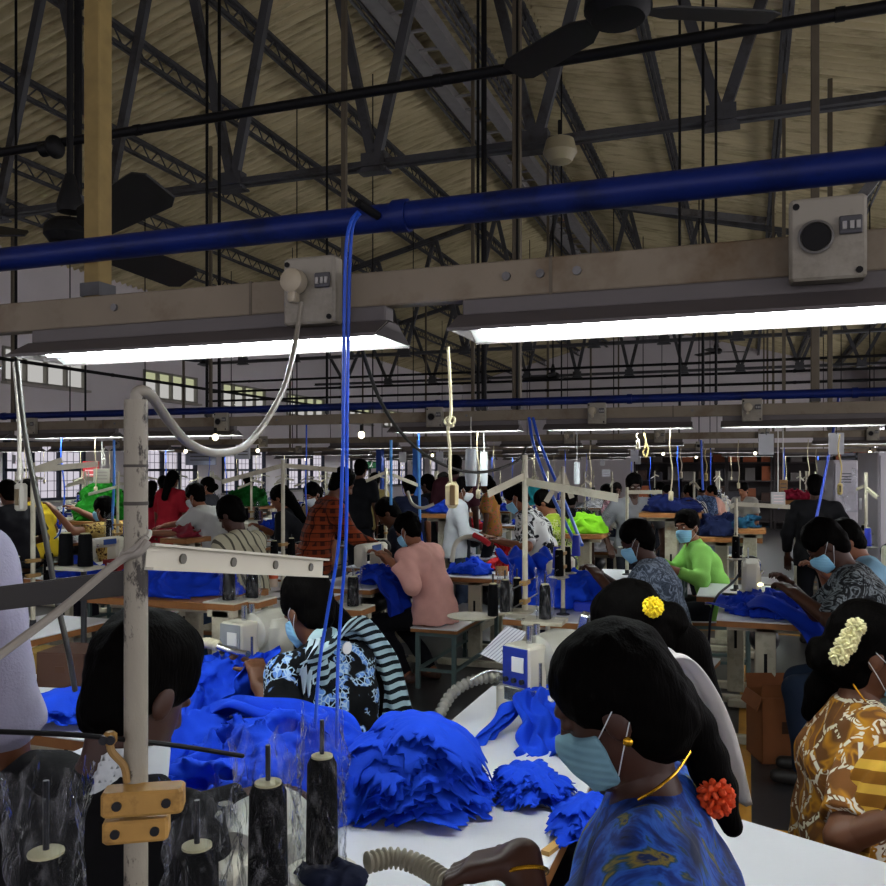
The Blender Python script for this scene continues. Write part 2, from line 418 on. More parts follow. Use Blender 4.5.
def make_box(kind):
    o = thing('socket_box', 'x', 'socket box')
    b = MB(); b.box((0, 0, 0), (.15, .05, .175), bev=.006); b.build('housing', box_m, o, 30)
    R = Matrix.Rotation(PI/2, 3, 'X')
    if kind == 'plug':
        p = MB(); p.lathe([(.03, 0), (.033, .012), (.031, .035), (.02, .042)], (-.03, -.03, .02), 20, R); p.box((-.03, -.05, -.02), (.022, .03, .03), bev=.004); p.build('plug', M('#a49a84', .5), o, 40)
    else:
        p = MB(); p.lathe([(.034, 0), (.036, .004), (.031, .006), (.027, -.02)], (-.024, -.03, .002), 24, R, cap=False); p.build('socket', M('#5c5a55', .5), o, 40)
        p = MB(); p.lathe([(.0285, .0), (.0285, .0035)], (-.024, -.03, .002), 20, R); p.build('socket_shade_disc', black_m, o, 40)  # flat black disc stands in for the shade inside the socket
    w = MB(); w.box((.043, -.031, .022), (.044, .006, .038), bev=.002); s = w.build('switch_plate', M('#3c3c3f', .4), o, 0)
    for q in (-.012, .002, .014):
        e = MB(); e.box((.043+q, -.036, .02), (.008, .008, .016)); e.build('switch', M('#96948f', .4), s, 0)
    for x, z in ((-.062, .07), (.06, -.072)): e = MB(); e.cyl((x, -.025, z), (x, -.029, z), .007, seg=10); e.build('screw', black_m, o, 30)
    return o
pb = make_box('plug'); Y1 = 1.983
pb.location = ((xr(286, 1.97)+xr(336, 1.97))/2, Y1, PYY(311, 291, 1.97).z); tag(pb, 'grey socket box with a round plug and cable pushed in, on the near beam')
ob = make_box('open'); ob.location = ((xr(788, 1.97)+xr(868, 1.97))/2, Y1, PYY(828, 239, 1.97).z); tag(ob, 'grey socket box with an empty round socket above the big bright tube light')
gk = {1: [(35, 0), (225, 1), (437, 1), (598, 0), (752, 0)], 2: [(120, 1), (265, 0), (480, 1), (570, 0), (660, 0), (764, 1), (872, 1)], 3: [(300, 0), (540, 1), (700, 1)]}
for i, lst in gk.items():
    for px, kd in lst:
        dup(pb if kd == 0 else ob, (xr(px, rows[i]), rows[i]-.055, ZT-.05), 0, ('plugged' if kd == 0 else 'empty')+' grey socket box on the beam '+pos_word[i], 'socket boxes '+pos_word[i]+' '+('with plug' if kd == 0 else 'empty'))
# blue air pipes
def pipe(name, label, cat, a, b_, r, mat, cl=None):
    o = thing(name, label, cat, a); d = Vector(b_)-Vector(a)
    m = MB(); m.cyl((0, 0, 0), d, r, seg=16); m.build('pipe_run', mat, o, 60)
    n = max(2, int(d.length/1.6))
    for k in range(n):
        c = MB(); p = d*((k+.5)/n); u = d.normalized(); c.cyl(p-u*.02, p+u*.02, r*1.18, seg=16); c.build('coupling', cl or mat, o, 40)
    return o
pipe('air_pipe', 'thick blue air pipe running above the nearest lighting beam', 'pipe', (-5.3, 2.05, 2.262), (3.6, 2.05, 2.262), .036, blue_pipe)
pipe('air_pipe', 'blue air pipe above the second lighting beam', 'pipe', (WL+.5, 7.1, 2.185), (1.6, 7.1, 2.185), .035, blue_pipe)
pipe('conduit_pipe', 'black overhead pipe high under the roof trusses', 'pipe', (-6.2, 4.1, 3.6), (3.2, 4.1, 3.6), .027, dark_pipe)
for j, z in enumerate((3.17, 3.0, 2.84)):
    pipe('sprinkler_pipe', ['topmost', 'middle', 'lowest'][j]+' of three thin black pipes across the far gable wall', 'pipe', (-9.2, 13.0, z), (3.3, 13.0, z), .02, dark_pipe)
pipe('sprinkler_pipe', 'black pipe running along in front of the strip windows', 'pipe', (-9.2, 3.0, 3.06), (-9.2, 30, 3.06), .025, dark_pipe)
# square hanger and rods holding the near beam
def post(name, label, cat, px, Y, z0, z1, w, mat, round_=False):
    o = thing(name, label, cat, (xr(px, Y), Y, z0)); b = MB()
    if round_: b.cyl((0, 0, 0), (0, 0, z1-z0), w/2, seg=10)
    else: b.box((0, 0, (z1-z0)/2), (w, w, z1-z0), bev=.003)
    b.build('rod', mat, o, 30); c = MB(); c.box((0, 0, .03), (w*1.25, w*1.25, .04)); c.build('collar', steel_m, o, 0); return o
post('beam_hanger', 'mustard painted square hanger beside the ceiling fan', 'hanger', 98, 2.09, ZT, roofz(-2)-.3, .058, tan_m)
for px, Y, z0, w, r in ((78, 4.4, 3.35, .05, 1), (16, 7.1, ZT, .03, 1), (207, 7.1, ZT, .03, 1), (219, 7.1, ZT, .028, 1), (327, 7.1, ZT, .024, 1), (478, 7.1, ZT, .028, 1), (484, 7.1, ZT, .05, 1), (517, 7.1, ZT, .07, 0), (703, 7.1, ZT, .024, 1), (716, 7.1, ZT, .022, 1), (815, 7.1, ZT, .06, 0), (830, 12.2, ZT, .06, 0)):
    post('hanger_rod', 'dark vertical hanger rod between roof and lighting beams', 'hanger', px, Y+.04, z0, roofz(xr(px, Y))-.3, w, hang_m if not r else dark_pipe, r)['group'] = 'hanger rods'
# ceiling fans
def fan(px, py, d, label, a0, s=1.0, ms=1.0, tilt=.22):
    p = PD(px, py, d)
    if not isinstance(a0, float): q = a0-p; a0 = math.atan2(q.y, q.x)
    o = thing('ceiling_fan', label, 'fan', p)
    b = MB(); b.lathe([(r*ms, z*ms) for r, z in [(.03, .1), (.1, .085), (.135, .05), (.14, .0), (.11, -.04), (.03, -.05)]], seg=24); b.build('motor', black_m, o, 40)
    b = MB(); b.cyl((0, 0, .1), (0, 0, roofz(p.x)-.35-p.z), .014, seg=10); b.lathe([(.02, .26), (.055, .13), (.05, .1)], seg=16); b.build('down_rod', black_m, o, 40)
    for k in range(3):
        a = a0+k*2*PI/3; R = Matrix.Rotation(a, 3, 'Z')@Matrix.Rotation(tilt, 3, 'X')
        bl = MB(); pl = [(.13, -.035), (.22, -.085), (.62, -.09), (.67, -.06), (.67, .06), (.62, .085), (.22, .075), (.13, .035)]
        bl.prism(pl, lambda q, k2, R=R: R@Vector((q[0]*s, q[1], -.004+.008*k2))); bl.build('blade', M('#131211', .5), o, 0)
    return o
fan(70, 236, 3.6, 'black ceiling fan beside the mustard hanger', PD(163, 180, 2.95), 1.3, .75, -.5)
fan(618, 10, 3.5, 'black ceiling fan at the top edge, above the black pipe', math.radians(25))
fan(716, 352, 20, 'small dark ceiling fan against the far gable wall', math.radians(15))
fan(553, 377, 17, 'grey ceiling fan far off, above the second lighting beam', math.radians(40))
fan(206, 362, 18, 'far ceiling fan in front of the strip windows', math.radians(15))
# round cap on the black pipe, and a smoke detector under the ridge
o = thing('pipe_cap', 'round black cap on the end of the overhead pipe', 'cap', PYY(55, 147, 4.06)); b = MB(); b.ell((0, 0, 0), (.045, .07, .07)); b.cyl((-.1, 0, -.01), (.02, 0, 0), .04, seg=12); b.build('cap_shell', black_m, o, 60)
o = thing('smoke_detector', 'cream smoke detector hanging under the roof truss', 'detector', PYY(560, 155, 7.3)); b = MB(); b.lathe([(.05, .16), (.12, .13), (.15, .02), (.1, -.06), (.03, -.08)], seg=20); b.build('sensor', M('#8b8368', .5), o, 40); b = MB(); b.cyl((0, 0, .14), (0, 0, .3), .02, seg=8); b.build('stem', dark_pipe, o)
# ================================================================== smooth solids (people, cloth, hair)
f32 = np.float32
def A3(*p): return np.array(p, dtype=f32)
def surfnet(f, lo, hi, h):
    lo = np.array(lo, dtype=float)-2*h; hi = np.array(hi, dtype=float)+2*h
    n = np.ceil((hi-lo)/h).astype(int)+1
    ax = [(lo[i]+h*np.arange(n[i])).astype(f32) for i in range(3)]
    G = np.stack(np.meshgrid(*ax, indexing='ij'), -1).reshape(-1, 3)
    V = f(G).reshape(n); ins = V < 0
    c = n-1; acc = np.zeros((*c, 3)); cnt = np.zeros(c); quads = []
    cid = -np.ones(c, dtype=int); edges = []
    for a in range(3):
        s0 = [slice(None)]*3; s1 = [slice(None)]*3; s0[a] = slice(0, -1); s1[a] = slice(1, None)
        cr = ins[tuple(s0)] != ins[tuple(s1)]
        I = np.argwhere(cr)
        if not len(I): continue
        va = V[tuple(s0)][cr]; vb = V[tuple(s1)][cr]; tt = va/(va-vb)
        p = I.astype(float); p[:, a] += tt
        b, d = (a+1) % 3, (a+2) % 3; cell = []
        for ob, od in ((0, 0), (-1, 0), (-1, -1), (0, -1)):
            J = I.copy(); J[:, b] += ob; J[:, d] += od; cell.append(J)
        ok = np.all([(J >= 0).all(1) & (J < c).all(1) for J in cell], axis=0)
        for J in cell:
            np.add.at(acc, tuple(J[ok].T), p[ok]); np.add.at(cnt, tuple(J[ok].T), 1)
        edges.append(([J[ok] for J in cell], va[ok] < 0))
    m = cnt > 0; cid[m] = np.arange(m.sum())
    verts = acc[m]/cnt[m][:, None]*h+lo
    for cell, sgn in edges:
        q = np.stack([cid[tuple(J.T)] for J in cell], 1); q[~sgn] = q[~sgn][:, ::-1]; quads.append(q)
    return verts, (np.concatenate(quads) if quads else np.zeros((0, 4), int))
def rc(P, a, b, r1, r2=None):
    a = np.asarray(a, f32); b = np.asarray(b, f32); r2 = r1 if r2 is None else r2
    ab = b-a; L = float(ab@ab)+1e-9; t = np.clip((P-a)@ab/L, 0, 1)
    return np.linalg.norm(P-a-t[:, None]*ab, axis=1)-(r1+t*(r2-r1))
def el(P, c, r, R=None):
    q = P-np.asarray(c, f32)
    if R is not None: q = q@R
    r = np.asarray(r, f32); k0 = np.linalg.norm(q/r, axis=1); k1 = np.linalg.norm(q/(r*r), axis=1)+1e-6
    return k0*(k0-1)/k1
def bx(P, c, hs, r=.01, R=None):
    q = P-np.asarray(c, f32)
    if R is not None: q = q@R
    q = np.abs(q)-(np.asarray(hs, f32)-r)
    return np.linalg.norm(np.maximum(q, 0), axis=1)+np.minimum(q.max(1), 0)-r
def sm(a, b, k=.03):
    h = np.clip(.5+.5*(b-a)/k, 0, 1); return b+(a-b)*h-k*h*(1-h)
def smx(a, b, k=.02): return -sm(-a, -b, k)
def sun(lst, k=.03):
    r = lst[0]
    for x in lst[1:]: r = sm(r, x, k)
    return r
def chain(P, pts, rad, k=.03): return sun([rc(P, pts[i], pts[i+1], rad[i], rad[i+1]) for i in range(len(pts)-1)], k)
def wob(P, amp, fr, seed=0):
    g = np.random.default_rng(seed); o = np.zeros(len(P), f32)
    for i in range(5):
        d = g.normal(size=3); d = d/np.linalg.norm(d)*fr*(.6+.9*g.random())
        e = g.normal(size=3)*fr*.35
        o += np.sin(P@d.astype(f32)+g.random()*6+1.3*np.sin(P@e.astype(f32)+g.random()*6))
    return o*amp/2.2
def npv(v): return np.array(v, dtype=f32)
def solid(name, pieces, mat, parent=None, loc=None, rz=None, smooth=180):
    vs = []; fs = []; o = 0
    for f, lo, hi, h in pieces:
        v, q = surfnet(f, lo, hi, h)
        vs.append(v); fs.append(q+o); o += len(v)
    v = np.concatenate(vs); q = np.concatenate(fs)
    me = bpy.data.meshes.new(name); me.vertices.add(len(v)); me.vertices.foreach_set('co', v.astype(f32).ravel())
    me.loops.add(len(q)*4); me.loops.foreach_set('vertex_index', q.astype(np.int32).ravel())
    me.polygons.add(len(q)); me.polygons.foreach_set('loop_start', np.arange(0, len(q)*4, 4, dtype=np.int32))
    me.update(calc_edges=True); me.validate()
    me.polygons.foreach_set('use_smooth', [True]*len(me.polygons)); me.materials.append(mat)
    ob = bpy.data.objects.new(name, me); COL.objects.link(ob)
    if parent: ob.parent = parent
    if loc is not None: ob.location = loc
    if rz is not None: ob.rotation_euler = (0, 0, rz)
    return ob
def bbox(pts, pad): p = np.array(pts); return p.min(0)-pad, p.max(0)+pad
# ------------------------------------------------------------------ cloth finishes
def skin(col): return M(col, .5, var=.12, scale=30, spec=.35)
SKIN = {'dark': '#3a2115', 'mid': '#56341f', 'tan': '#7d4f36'}
t = NT('black_hair'); v = t.coord('Object', (70, 70, 8)); nz = t.noise(2.5, 3, v)
HAIR = t.fin(t.mix(nz, '#030303', '#0a0807'), .6, spec=.015, normal=t.bump(nz, .6, .004))
t = NT('pleated_mask'); v = t.coord('Object'); w = t.n('ShaderNodeTexWave', {'Vector': v, 'Scale': 22, 'Distortion': .6}, bands_direction='Z')
MASK = t.fin(t.mix(t.noise(20), '#5f8999', '#7da6b3'), .8, normal=t.bump(w.outputs[0], .35, .004))
t = NT('pleated_mask'); v = t.coord('Object'); w = t.n('ShaderNodeTexWave', {'Vector': v, 'Scale': 22, 'Distortion': .6}, bands_direction='Z')
MASKB = t.fin(t.mix(t.noise(20), '#6fb6dc', '#a4d8f0'), .8, normal=t.bump(w.outputs[0], .35, .004))
MASKW = M('#c8cfd2', .8)
def cloth(col, rough=.85, var=.14, **kw): return M(col, rough, var=var, bump=.25, scale=16, spec=.15, **kw)
def plaid(a, b, c):
    t = NT('plaid_cloth'); x = t.sep(t.coord('Object'))
    def band(s, f, ph, th): return t.math('GREATER_THAN', t.math('SINE', t.math('ADD', t.math('MULTIPLY', s, f), ph)), th)
    d1 = t.mix(band(x[2], 95, 0, .1), a, b); d2 = t.mix(t.math('MULTIPLY', band(x[0], 95, 0, .1), .6), d1, b)
    d3 = t.mix(t.math('MULTIPLY', band(x[1], 95, .5, .2), .6), d2, b)
    d4 = t.mix(t.math('MULTIPLY', band(x[2], 95, 1.4, .93), .8), d3, c); d5 = t.mix(t.math('MULTIPLY', band(x[0], 95, 1.4, .93), .8), d4, c)
    return t.fin(d5, .85, spec=.15, normal=t.bump(t.noise(20), .2))
def stripes(a, b, f=150, th=.55, axis=2):
    t = NT('striped_cloth'); x = t.sep(t.coord('Object', rot=(0, .25, .2)))
    return t.fin(t.mix(t.math('GREATER_THAN', t.math('SINE', t.math('MULTIPLY', x[axis], f)), th), a, b), .85, spec=.15, normal=t.bump(t.noise(20), .2))
def floral(bgc, c1, c2, sc=16, th=.42, dist=2.0):
    t = NT('printed_cloth'); v = t.coord('Object'); n = t.noise(sc*.35, 2, v, dist=dist)
    vo = t.n('ShaderNodeTexVoronoi', {'Vector': v, 'Scale': sc, 'Randomness': 1.0}, feature='F1')
    ve = t.n('ShaderNodeTexVoronoi', {'Vector': v, 'Scale': sc*1.9}, feature='DISTANCE_TO_EDGE')
    m1 = t.ramp(vo.outputs['Distance'], [(th, 1.0), (th+.04, 0.0)]); m2 = t.ramp(ve.outputs['Distance'], [(.06, 1.0), (.09, 0.0)])
    area = t.ramp(n, [(.46, 0.0), (.5, 1.0)])
    c = t.mix(t.math('MULTIPLY', m1, area), bgc, c1)
    c = t.mix(t.math('MULTIPLY', m2, t.math('MULTIPLY', area, .9)), c, c2)
    return t.fin(c, .85, spec=.15, normal=t.bump(t.noise(20), .2))
def swirl(bgc, c1, c2, sc=9):
    t = NT('swirl_print'); n = t.noise(sc, 3, t.coord('Object'), .55, 1.6)
    return t.fin(t.ramp(n, [(.36, bgc), (.44, c1), (.47, bgc), (.53, bgc), (.56, c2), (.62, c1), (.66, bgc)]), .85, spec=.15, normal=t.bump(t.noise(20), .2))
# ------------------------------------------------------------------ the human figure (faces +Y, feet at z = 0)
def Rx(a): c, s = math.cos(a), math.sin(a); return npv([[1, 0, 0], [0, c, -s], [0, s, c]])
def Rz(a): c, s = math.cos(a), math.sin(a); return npv([[c, -s, 0], [s, c, 0], [0, 0, 1]])
def Ry(a): c, s = math.cos(a), math.sin(a); return npv([[c, 0, s], [0, 1, 0], [-s, 0, c]])
def ik(a, b, l1, l2, pole):
    a, b, pole = npv(a), npv(b), npv(pole); d = b-a; L = float(np.linalg.norm(d)); mx = (l1+l2)*.995
    if L > mx: b = a+d*(mx/L); d = b-a; L = mx
    u = d/L; x = (l1*l1-l2*l2+L*L)/(2*L); h = math.sqrt(max(l1*l1-x*x, 0))
    p = pole-u*float(pole@u); p = p/(np.linalg.norm(p)+1e-6)
    return a+u*x+p*h, b
def headf(Q):                                                      # Q in the head's own frame
    f = sun([el(Q, (0, -.012, .035), (.074, .094, .085)), el(Q, (0, .022, -.045), (.057, .068, .076))], .03)
    f = sm(f, rc(Q, (0, .086, .008), (0, .102, -.032), .008, .013), .012)
    f = sm(f, rc(Q, (-.014, .085, -.034), (.014, .085, -.034), .009), .01)
    f = sm(f, rc(Q, (-.03, .078, .026), (.03, .078, .026), .012), .014)
    f = sm(f, rc(Q, (-.018, .083, -.066), (.018, .083, -.066), .008), .008)
    f = sm(f, el(Q, (0, .07, -.105), (.024, .02, .017)), .02)
    for s in (-1, 1):
        f = smx(f, -el(Q, (s*.031, .094, .006), (.019, .017, .013)), .012)
        f = sm(f, el(Q, (s*.031, .077, .005), (.013, .012, .01)), .004)
        f = sm(f, el(Q, (s*.075, -.008, -.015), (.009, .021, .031)), .008)
    return f
def person(label, loc, rz, sit=None, lean=.15, turn=0, pitch=.3, hyaw=0, tilt=0, sc=1.0, fem=False, skinc='mid', top=None, sleeve=.75, bottom=None, skirt=False,
           kurti=0, hairs='short', mask=None, lh=None, rh=None, lpole=None, rpole=None, feet=None, h=.014, hf=None, hand=True, curl=.9, extra=None, nface=False, group=None, fold=1.0, hem=.10, low=True, plane_down=(0, 0, -1), collar=False, lhd=None, eyes=False, shoe='#1d1a18', seed=0, neckr=1.0):
    hp = .92 if sit is None else sit+.09
    sd = .16 if fem else .18
    hs_ = sd
    def up(a): return npv((0, math.sin(a), math.cos(a)))
    T = Rz(turn)
    P0 = npv((0, 0, hp)); W = P0+up(lean*.6)*.17; C = W+up(lean)*.17; NB = C+up(lean*1.15)*.14
    sx = T@npv((1, 0, 0)); fw = T@npv((0, 1, 0))
    SL_ = NB-sx*sd-up(lean)*.04; SR_ = NB+sx*sd-up(lean)*.04
    HC = NB+up(lean*.75+pitch*.35)*.165+npv((0, .012, 0)); HR = Rz(turn+hyaw)@Rx(-pitch)@Ry(tilt)
    if lh is None: lh = (-.2, .30, hp+.12) if sit is not None else (-.25, .08, hp-.1)
    if rh is None: rh = (.2, .30, hp+.12) if sit is not None else (.25, .08, hp-.1)
    lp = lpole or (-.6, -.5, -.7); rp = rpole or (.6, -.5, -.7)
    EL_, WL_ = ik(SL_, lh, .275, .25, lp); ER_, WR_ = ik(SR_, rh, .275, .25, rp)
    if feet is None: feet = ((-.11, .38, .07), (.11, .36, .07)) if sit is not None else ((-.1, .0, .07), (.1, .03, .07))
    hipL, hipR = npv((-.085, 0, hp-.02)), npv((.085, 0, hp-.02))
    KL, AL = ik(hipL, feet[0], .43, .42, (-.1, 1, .25)); KR, AR = ik(hipR, feet[1], .43, .42, (.1, 1, .25))
    g = 1.0 if not fem else .93; hf = hf or h*.6
    def torso(P, e=0.0):
        w = []
        for s in (-1, 1):
            w.append(chain(P, [P0+sx*s*.07-up(0)*.03, W+sx*s*.055, C+sx*s*.07, NB-up(lean)*.07+sx*s*.075], [.105*g+e, .093*g+e, .1*g+e, .075*g+e], .05))
            w.append(rc(P, NB-up(lean)*.02, NB+sx*s*(sd-.01)-up(lean)*.045, .05*g+e, .055*g+e))
        if fem:
            for s in (-1, 1): w.append(el(P, C+sx*s*.07+fw*.075-up(lean)*.03, (.065+e, .06+e, .07+e)))
        return sun(w, .06)
    def neckf(P, e=0.0): return rc(P, NB-up(lean)*.04, HC-HR@npv((0, .02, .05)), .056*g*neckr+e, .05*g*neckr+e)
    AR_ = [.05*g, .043*g, .04*g, .027*g]
    def arm(P, S_, E, Wp, e=0.0): return sun([rc(P, S_, E, AR_[0]+e, AR_[1]+e), rc(P, E, Wp, AR_[2]+e, AR_[3]+e)], .02)
    def leg(P, hp_, K, A, e=0.0): return sun([rc(P, hp_, K, .085*g+e, .057*g+e), rc(P, K, A, .056*g+e, .038*g+e)], .03)
    feetd = [A+npv((0, .13, -.03)) for A in (AL, AR)]
    def bodyf(P):
        w = [torso(P), neckf(P)]+[arm(P, SL_, EL_, WL_), arm(P, SR_, ER_, WR_)]
        if low: w += [leg(P, hipL, KL, AL), leg(P, hipR, KR, AR)]+[rc(P, A-npv((0, .03, .025)), D, .037, .028) for A, D in zip((AL, AR), feetd)]
        return sun(w, .03)
    lo, hi = bbox([P0, W, NB, SL_, SR_, EL_, ER_, WL_, WR_]+([KL, KR, AL, AR]+feetd if low else []), .13)
    pieces = [(bodyf, lo, hi, h*1.25)]
    def headw(P): return sm(headf((P-HC)@HR), neckf(P), .02)
    pieces.append((headw, HC-.15, HC+.14, hf))
    if hand:
        for s, E, Wp in ((-1, EL_, WL_), (1, ER_, WR_)):
            d = (Wp-E)/np.linalg.norm(Wp-E)
            if s < 0 and lhd is not None: d = npv(lhd)/np.linalg.norm(lhd)
            n = npv(plane_down); n = n-d*float(n@d); n = n/(np.linalg.norm(n)+1e-6)
            lat = np.cross(d, n)*s
            if float(lat@sx)*s > 0: lat = -lat                      # thumbs point inward
            def hfn(P, E=E, Wp=Wp, d=d, n=n, lat=lat):
                w = [rc(P, E, Wp, AR_[2]+.001, AR_[3]+.001), bx(P, Wp+d*.05, (.036*g, .042, .015), .013, np.stack([lat, d, n], 1))]
                r = sun(w, .025)
                for k, L in enumerate((.072, .08, .075, .058)):
                    p = Wp+d*.088+lat*(.028-.0187*k)*g; a = .25*curl; rr = .0095
                    for seg in range(3):
                        q = p+(d*math.cos(a)+n*math.sin(a))*(L*(.45, .32, .25)[seg]); r = sm(r, rc(P, p, q, rr, rr-.0012), .006); p = q; a += curl*.75; rr -= .001
                p = Wp+d*.028+lat*.034; q = p+(d*.7+lat*.75+n*.25)*.042; r = sm(r, rc(P, p, q, .0125, .0105), .012)
                r = sm(r, rc(P, q, q+(d*.95+n*.35*curl)*.034, .0105, .0085), .006); return r
            tips = [E, Wp, Wp+d*.2]
            l2, h2 = bbox(tips, .075); pieces.append((hfn, l2, h2, min(hf, .0075)))
    root = solid('person', pieces, skin(SKIN.get(skinc, skinc)), None, loc, rz); tag(root, label, 'person', group)
    if sc != 1: root.scale = (sc,)*3
    # ---- clothing
    if top is not None:
        e = .016
        def shirt(P):
            tz = torso(P, e)
            low_ = [rc(P, P0+sx*s*.07, P0+sx*s*.075-npv((0, 0, hem)), .105*g+e, .112*g+e) for s in (-1, 1)]
            f = sun([tz]+low_, .06)
            if sit is not None: f = np.maximum(f, (sit+.004)-P[:, 2])
            else: f = np.maximum(f, (hp-hem)-P[:, 2])
            if kurti:
                th = [rc(P, hh, hh+(K-hh)*kurti, .095*g+e, .085*g+e) for hh, K in ((hipL, KL), (hipR, KR))]
                f = sm(f, np.maximum(sun(th, .12), (sit+.004 if sit is not None else 0)-P[:, 2]), .05)
            for S_, E, Wp in ((SL_, EL_, WL_), (SR_, ER_, WR_)):
                u1 = (E-S_); L1 = np.linalg.norm(u1); u1 = u1/L1
                if sleeve <= 1:
                    a_ = np.maximum(rc(P, S_, E, AR_[0]+e+.004, AR_[1]+e+.012), (P-S_)@u1-L1*sleeve)
                else:
                    u2 = (Wp-E); L2 = np.linalg.norm(u2); u2 = u2/L2
                    a_ = sun([rc(P, S_, E, AR_[0]+e+.004, AR_[1]+e+.004), np.maximum(rc(P, E, Wp, AR_[2]+e, AR_[3]+e), (P-E)@u2-L2*(sleeve-1))], .03)
                f = sm(f, a_, .04)
            if collar:
                f = sm(f, np.maximum(neckf(P, .014), np.maximum((P-NB)@up(lean)-.052, -((P-NB)@up(lean)+.03))), .012)
            f = smx(f, -rc(P, NB+up(lean)*.09+fw*.05, NB-up(lean)*.01+fw*(.05 if collar else .06), .055 if not collar else .04, .03), .012)
            return f+wob(P, .0045*fold, 26, seed)+wob(P, .0025*fold, 60, seed+1)
        pts = [P0-npv((0, 0, hem)), W, NB, SL_, SR_, EL_, ER_]
        if sleeve > 1: pts += [WL_, WR_]
        if kurti: pts += [KL, KR]
        l2, h2 = bbox(pts, .16); solid('shirt' if not fem else 'blouse', [(shirt, l2, h2, h)], top, root)
    if bottom is not None and low:
        def trou(P):
            w = [leg(P, hh, K, K+(A-K)*.92, .014) for hh, K, A in ((hipL, KL, AL), (hipR, KR, AR))]
            w.append(rc(P, P0-sx*.065, P0+sx*.065, .103*g))
            f = sun(w, .10 if skirt else .035)
            if skirt: f = sm(f, rc(P, (KL+KR)/2, (AL+AR)/2, .12, .15), .12)
            return np.maximum(f, .06-P[:, 2])+wob(P, .004*fold, 24, seed+5)
        l2, h2 = bbox([P0, KL, KR, AL, AR], .17); solid('skirt' if skirt else 'trousers', [(trou, l2, h2, h*1.15)], bottom, root)
    if low:
        for A, D in zip((AL, AR), feetd):
            def shf(P, A=A, D=D): return np.maximum(rc(P, A-npv((0, .04, .03)), D, .045, .036), .006-P[:, 2])
            l2, h2 = bbox([A, D], .08); solid('shoe', [(shf, l2, h2, .012)], M(shoe, .5), root)
    # ---- hair and mask, in the head's frame
    def hh_(Q):
        if hairs == 'short':
            f = sm(el(Q, (0, -.016, .044), (.087, .107, .096)), el(Q, (0, -.052, -.02), (.07, .058, .075)), .03); f = smx(f, -el(Q, (0, .118, -.055), (.096, .092, .108)), .02)
            for s in (-1, 1): f = smx(f, -el(Q, (s*.09, .022, -.05), (.035, .042, .045)), .015)
            f = f+wob(Q, .0045, 45, seed+2)
        else:
            f = sm(el(Q, (0, -.02, .038), (.087, .109, .097)), el(Q, (0, -.05, -.035), (.074, .066, .085)), .03); f = smx(f, -el(Q, (0, .122, -.055), (.086, .092, .115)), .02)
            f = sm(f, el(Q, (0, -.075, -.03), (.062, .045, .06)), .03)
            if hairs == 'tied': pass
            if hairs == 'bun': f = sm(f, el(Q, (0, -.125, -.035), (.05, .042, .05)), .015)
            if hairs == 'long': f = sun([f, rc(Q, (0, -.085, -.04), (.0, -.115, -.30), .06, .045)], .04)
        return f+wob(Q, .003, 60, seed+9)+wob(Q, .0015, 140, seed+8)
    def hairf(P):
        f = hh_((P-HC)@HR)
        for pts, rad in (extra or []): f = sm(f, chain(P, [npv(p) for p in pts], rad, .012), .02)
        return f
    pts = [HC+.14, HC-.14]+[p for pl, _ in (extra or []) for p in pl]
    if hairs == 'long': pts.append(HC+HR@npv((0, -.13, -.36)))
    if hairs: l2, h2 = bbox(pts, .06); solid('hair', [(hairf, l2, h2, hf)], HAIR, root)
    if mask is not None:
        def mk(P):
            Q = (P-HC)@HR; f = sm(headf(Q)-.007, el(Q, (0, .06, -.05), (.05, .058, .058)), .02)
            f = np.maximum(f, Q[:, 2]+.012+.25*np.abs(Q[:, 0])-.004); f = np.maximum(f, .032-Q[:, 1]+.1*np.abs(Q[:, 2]+.05)); return np.maximum(f, -.112-Q[:, 2])
        mo = solid('face_mask', [(mk, HC-.14, HC+.14, hf*.9)], mask, root)
        for s in (-1, 1):
            b = MB()
            for a, c_ in (((s*.056, .036, -.03), (s*.082, -.02, .012)), ((s*.046, .036, -.095), (s*.082, -.028, -.02))):
                mid = [(a[i]+c_[i])/2+(s*.012 if i == 0 else 0) for i in range(3)]
                b.tube([Vector(HC+HR@npv(p)) for p in (a, mid, c_)], .0011, 5, 4)
            b.build('ear_loop', MASKW, mo)
    if eyes:
        for s in (-1, 1):
            b = MB(); b.ell(Vector(HC+HR@npv((s*.031, .0825, .006))), (.013, .008, .0065), seg=12, rn=8); eo = b.build('eye', M('#c9c4bd', .3), root)
            b = MB(); b.ell(Vector(HC+HR@npv((s*.031, .0885, .006))), (.006, .004, .006), seg=10, rn=6); b.build('iris', M('#140d09', .3), eo)
            b = MB(); b.tube([Vector(HC+HR@npv((s*x, y, z))) for x, y, z in ((.016, .092, .026), (.032, .09, .031), (.05, .078, .026))], .004, 6, 3); b.build('eyebrow', HAIR, root)
    root['_'] = 0; del root['_']
    inf = dict(root=root, HC=HC, HR=HR, NB=NB, P0=P0, WL=WL_, WR=WR_, EL=EL_, ER=ER_, C=C, up=up, sx=sx, fw=fw, SL=SL_, SR=SR_)
    return inf
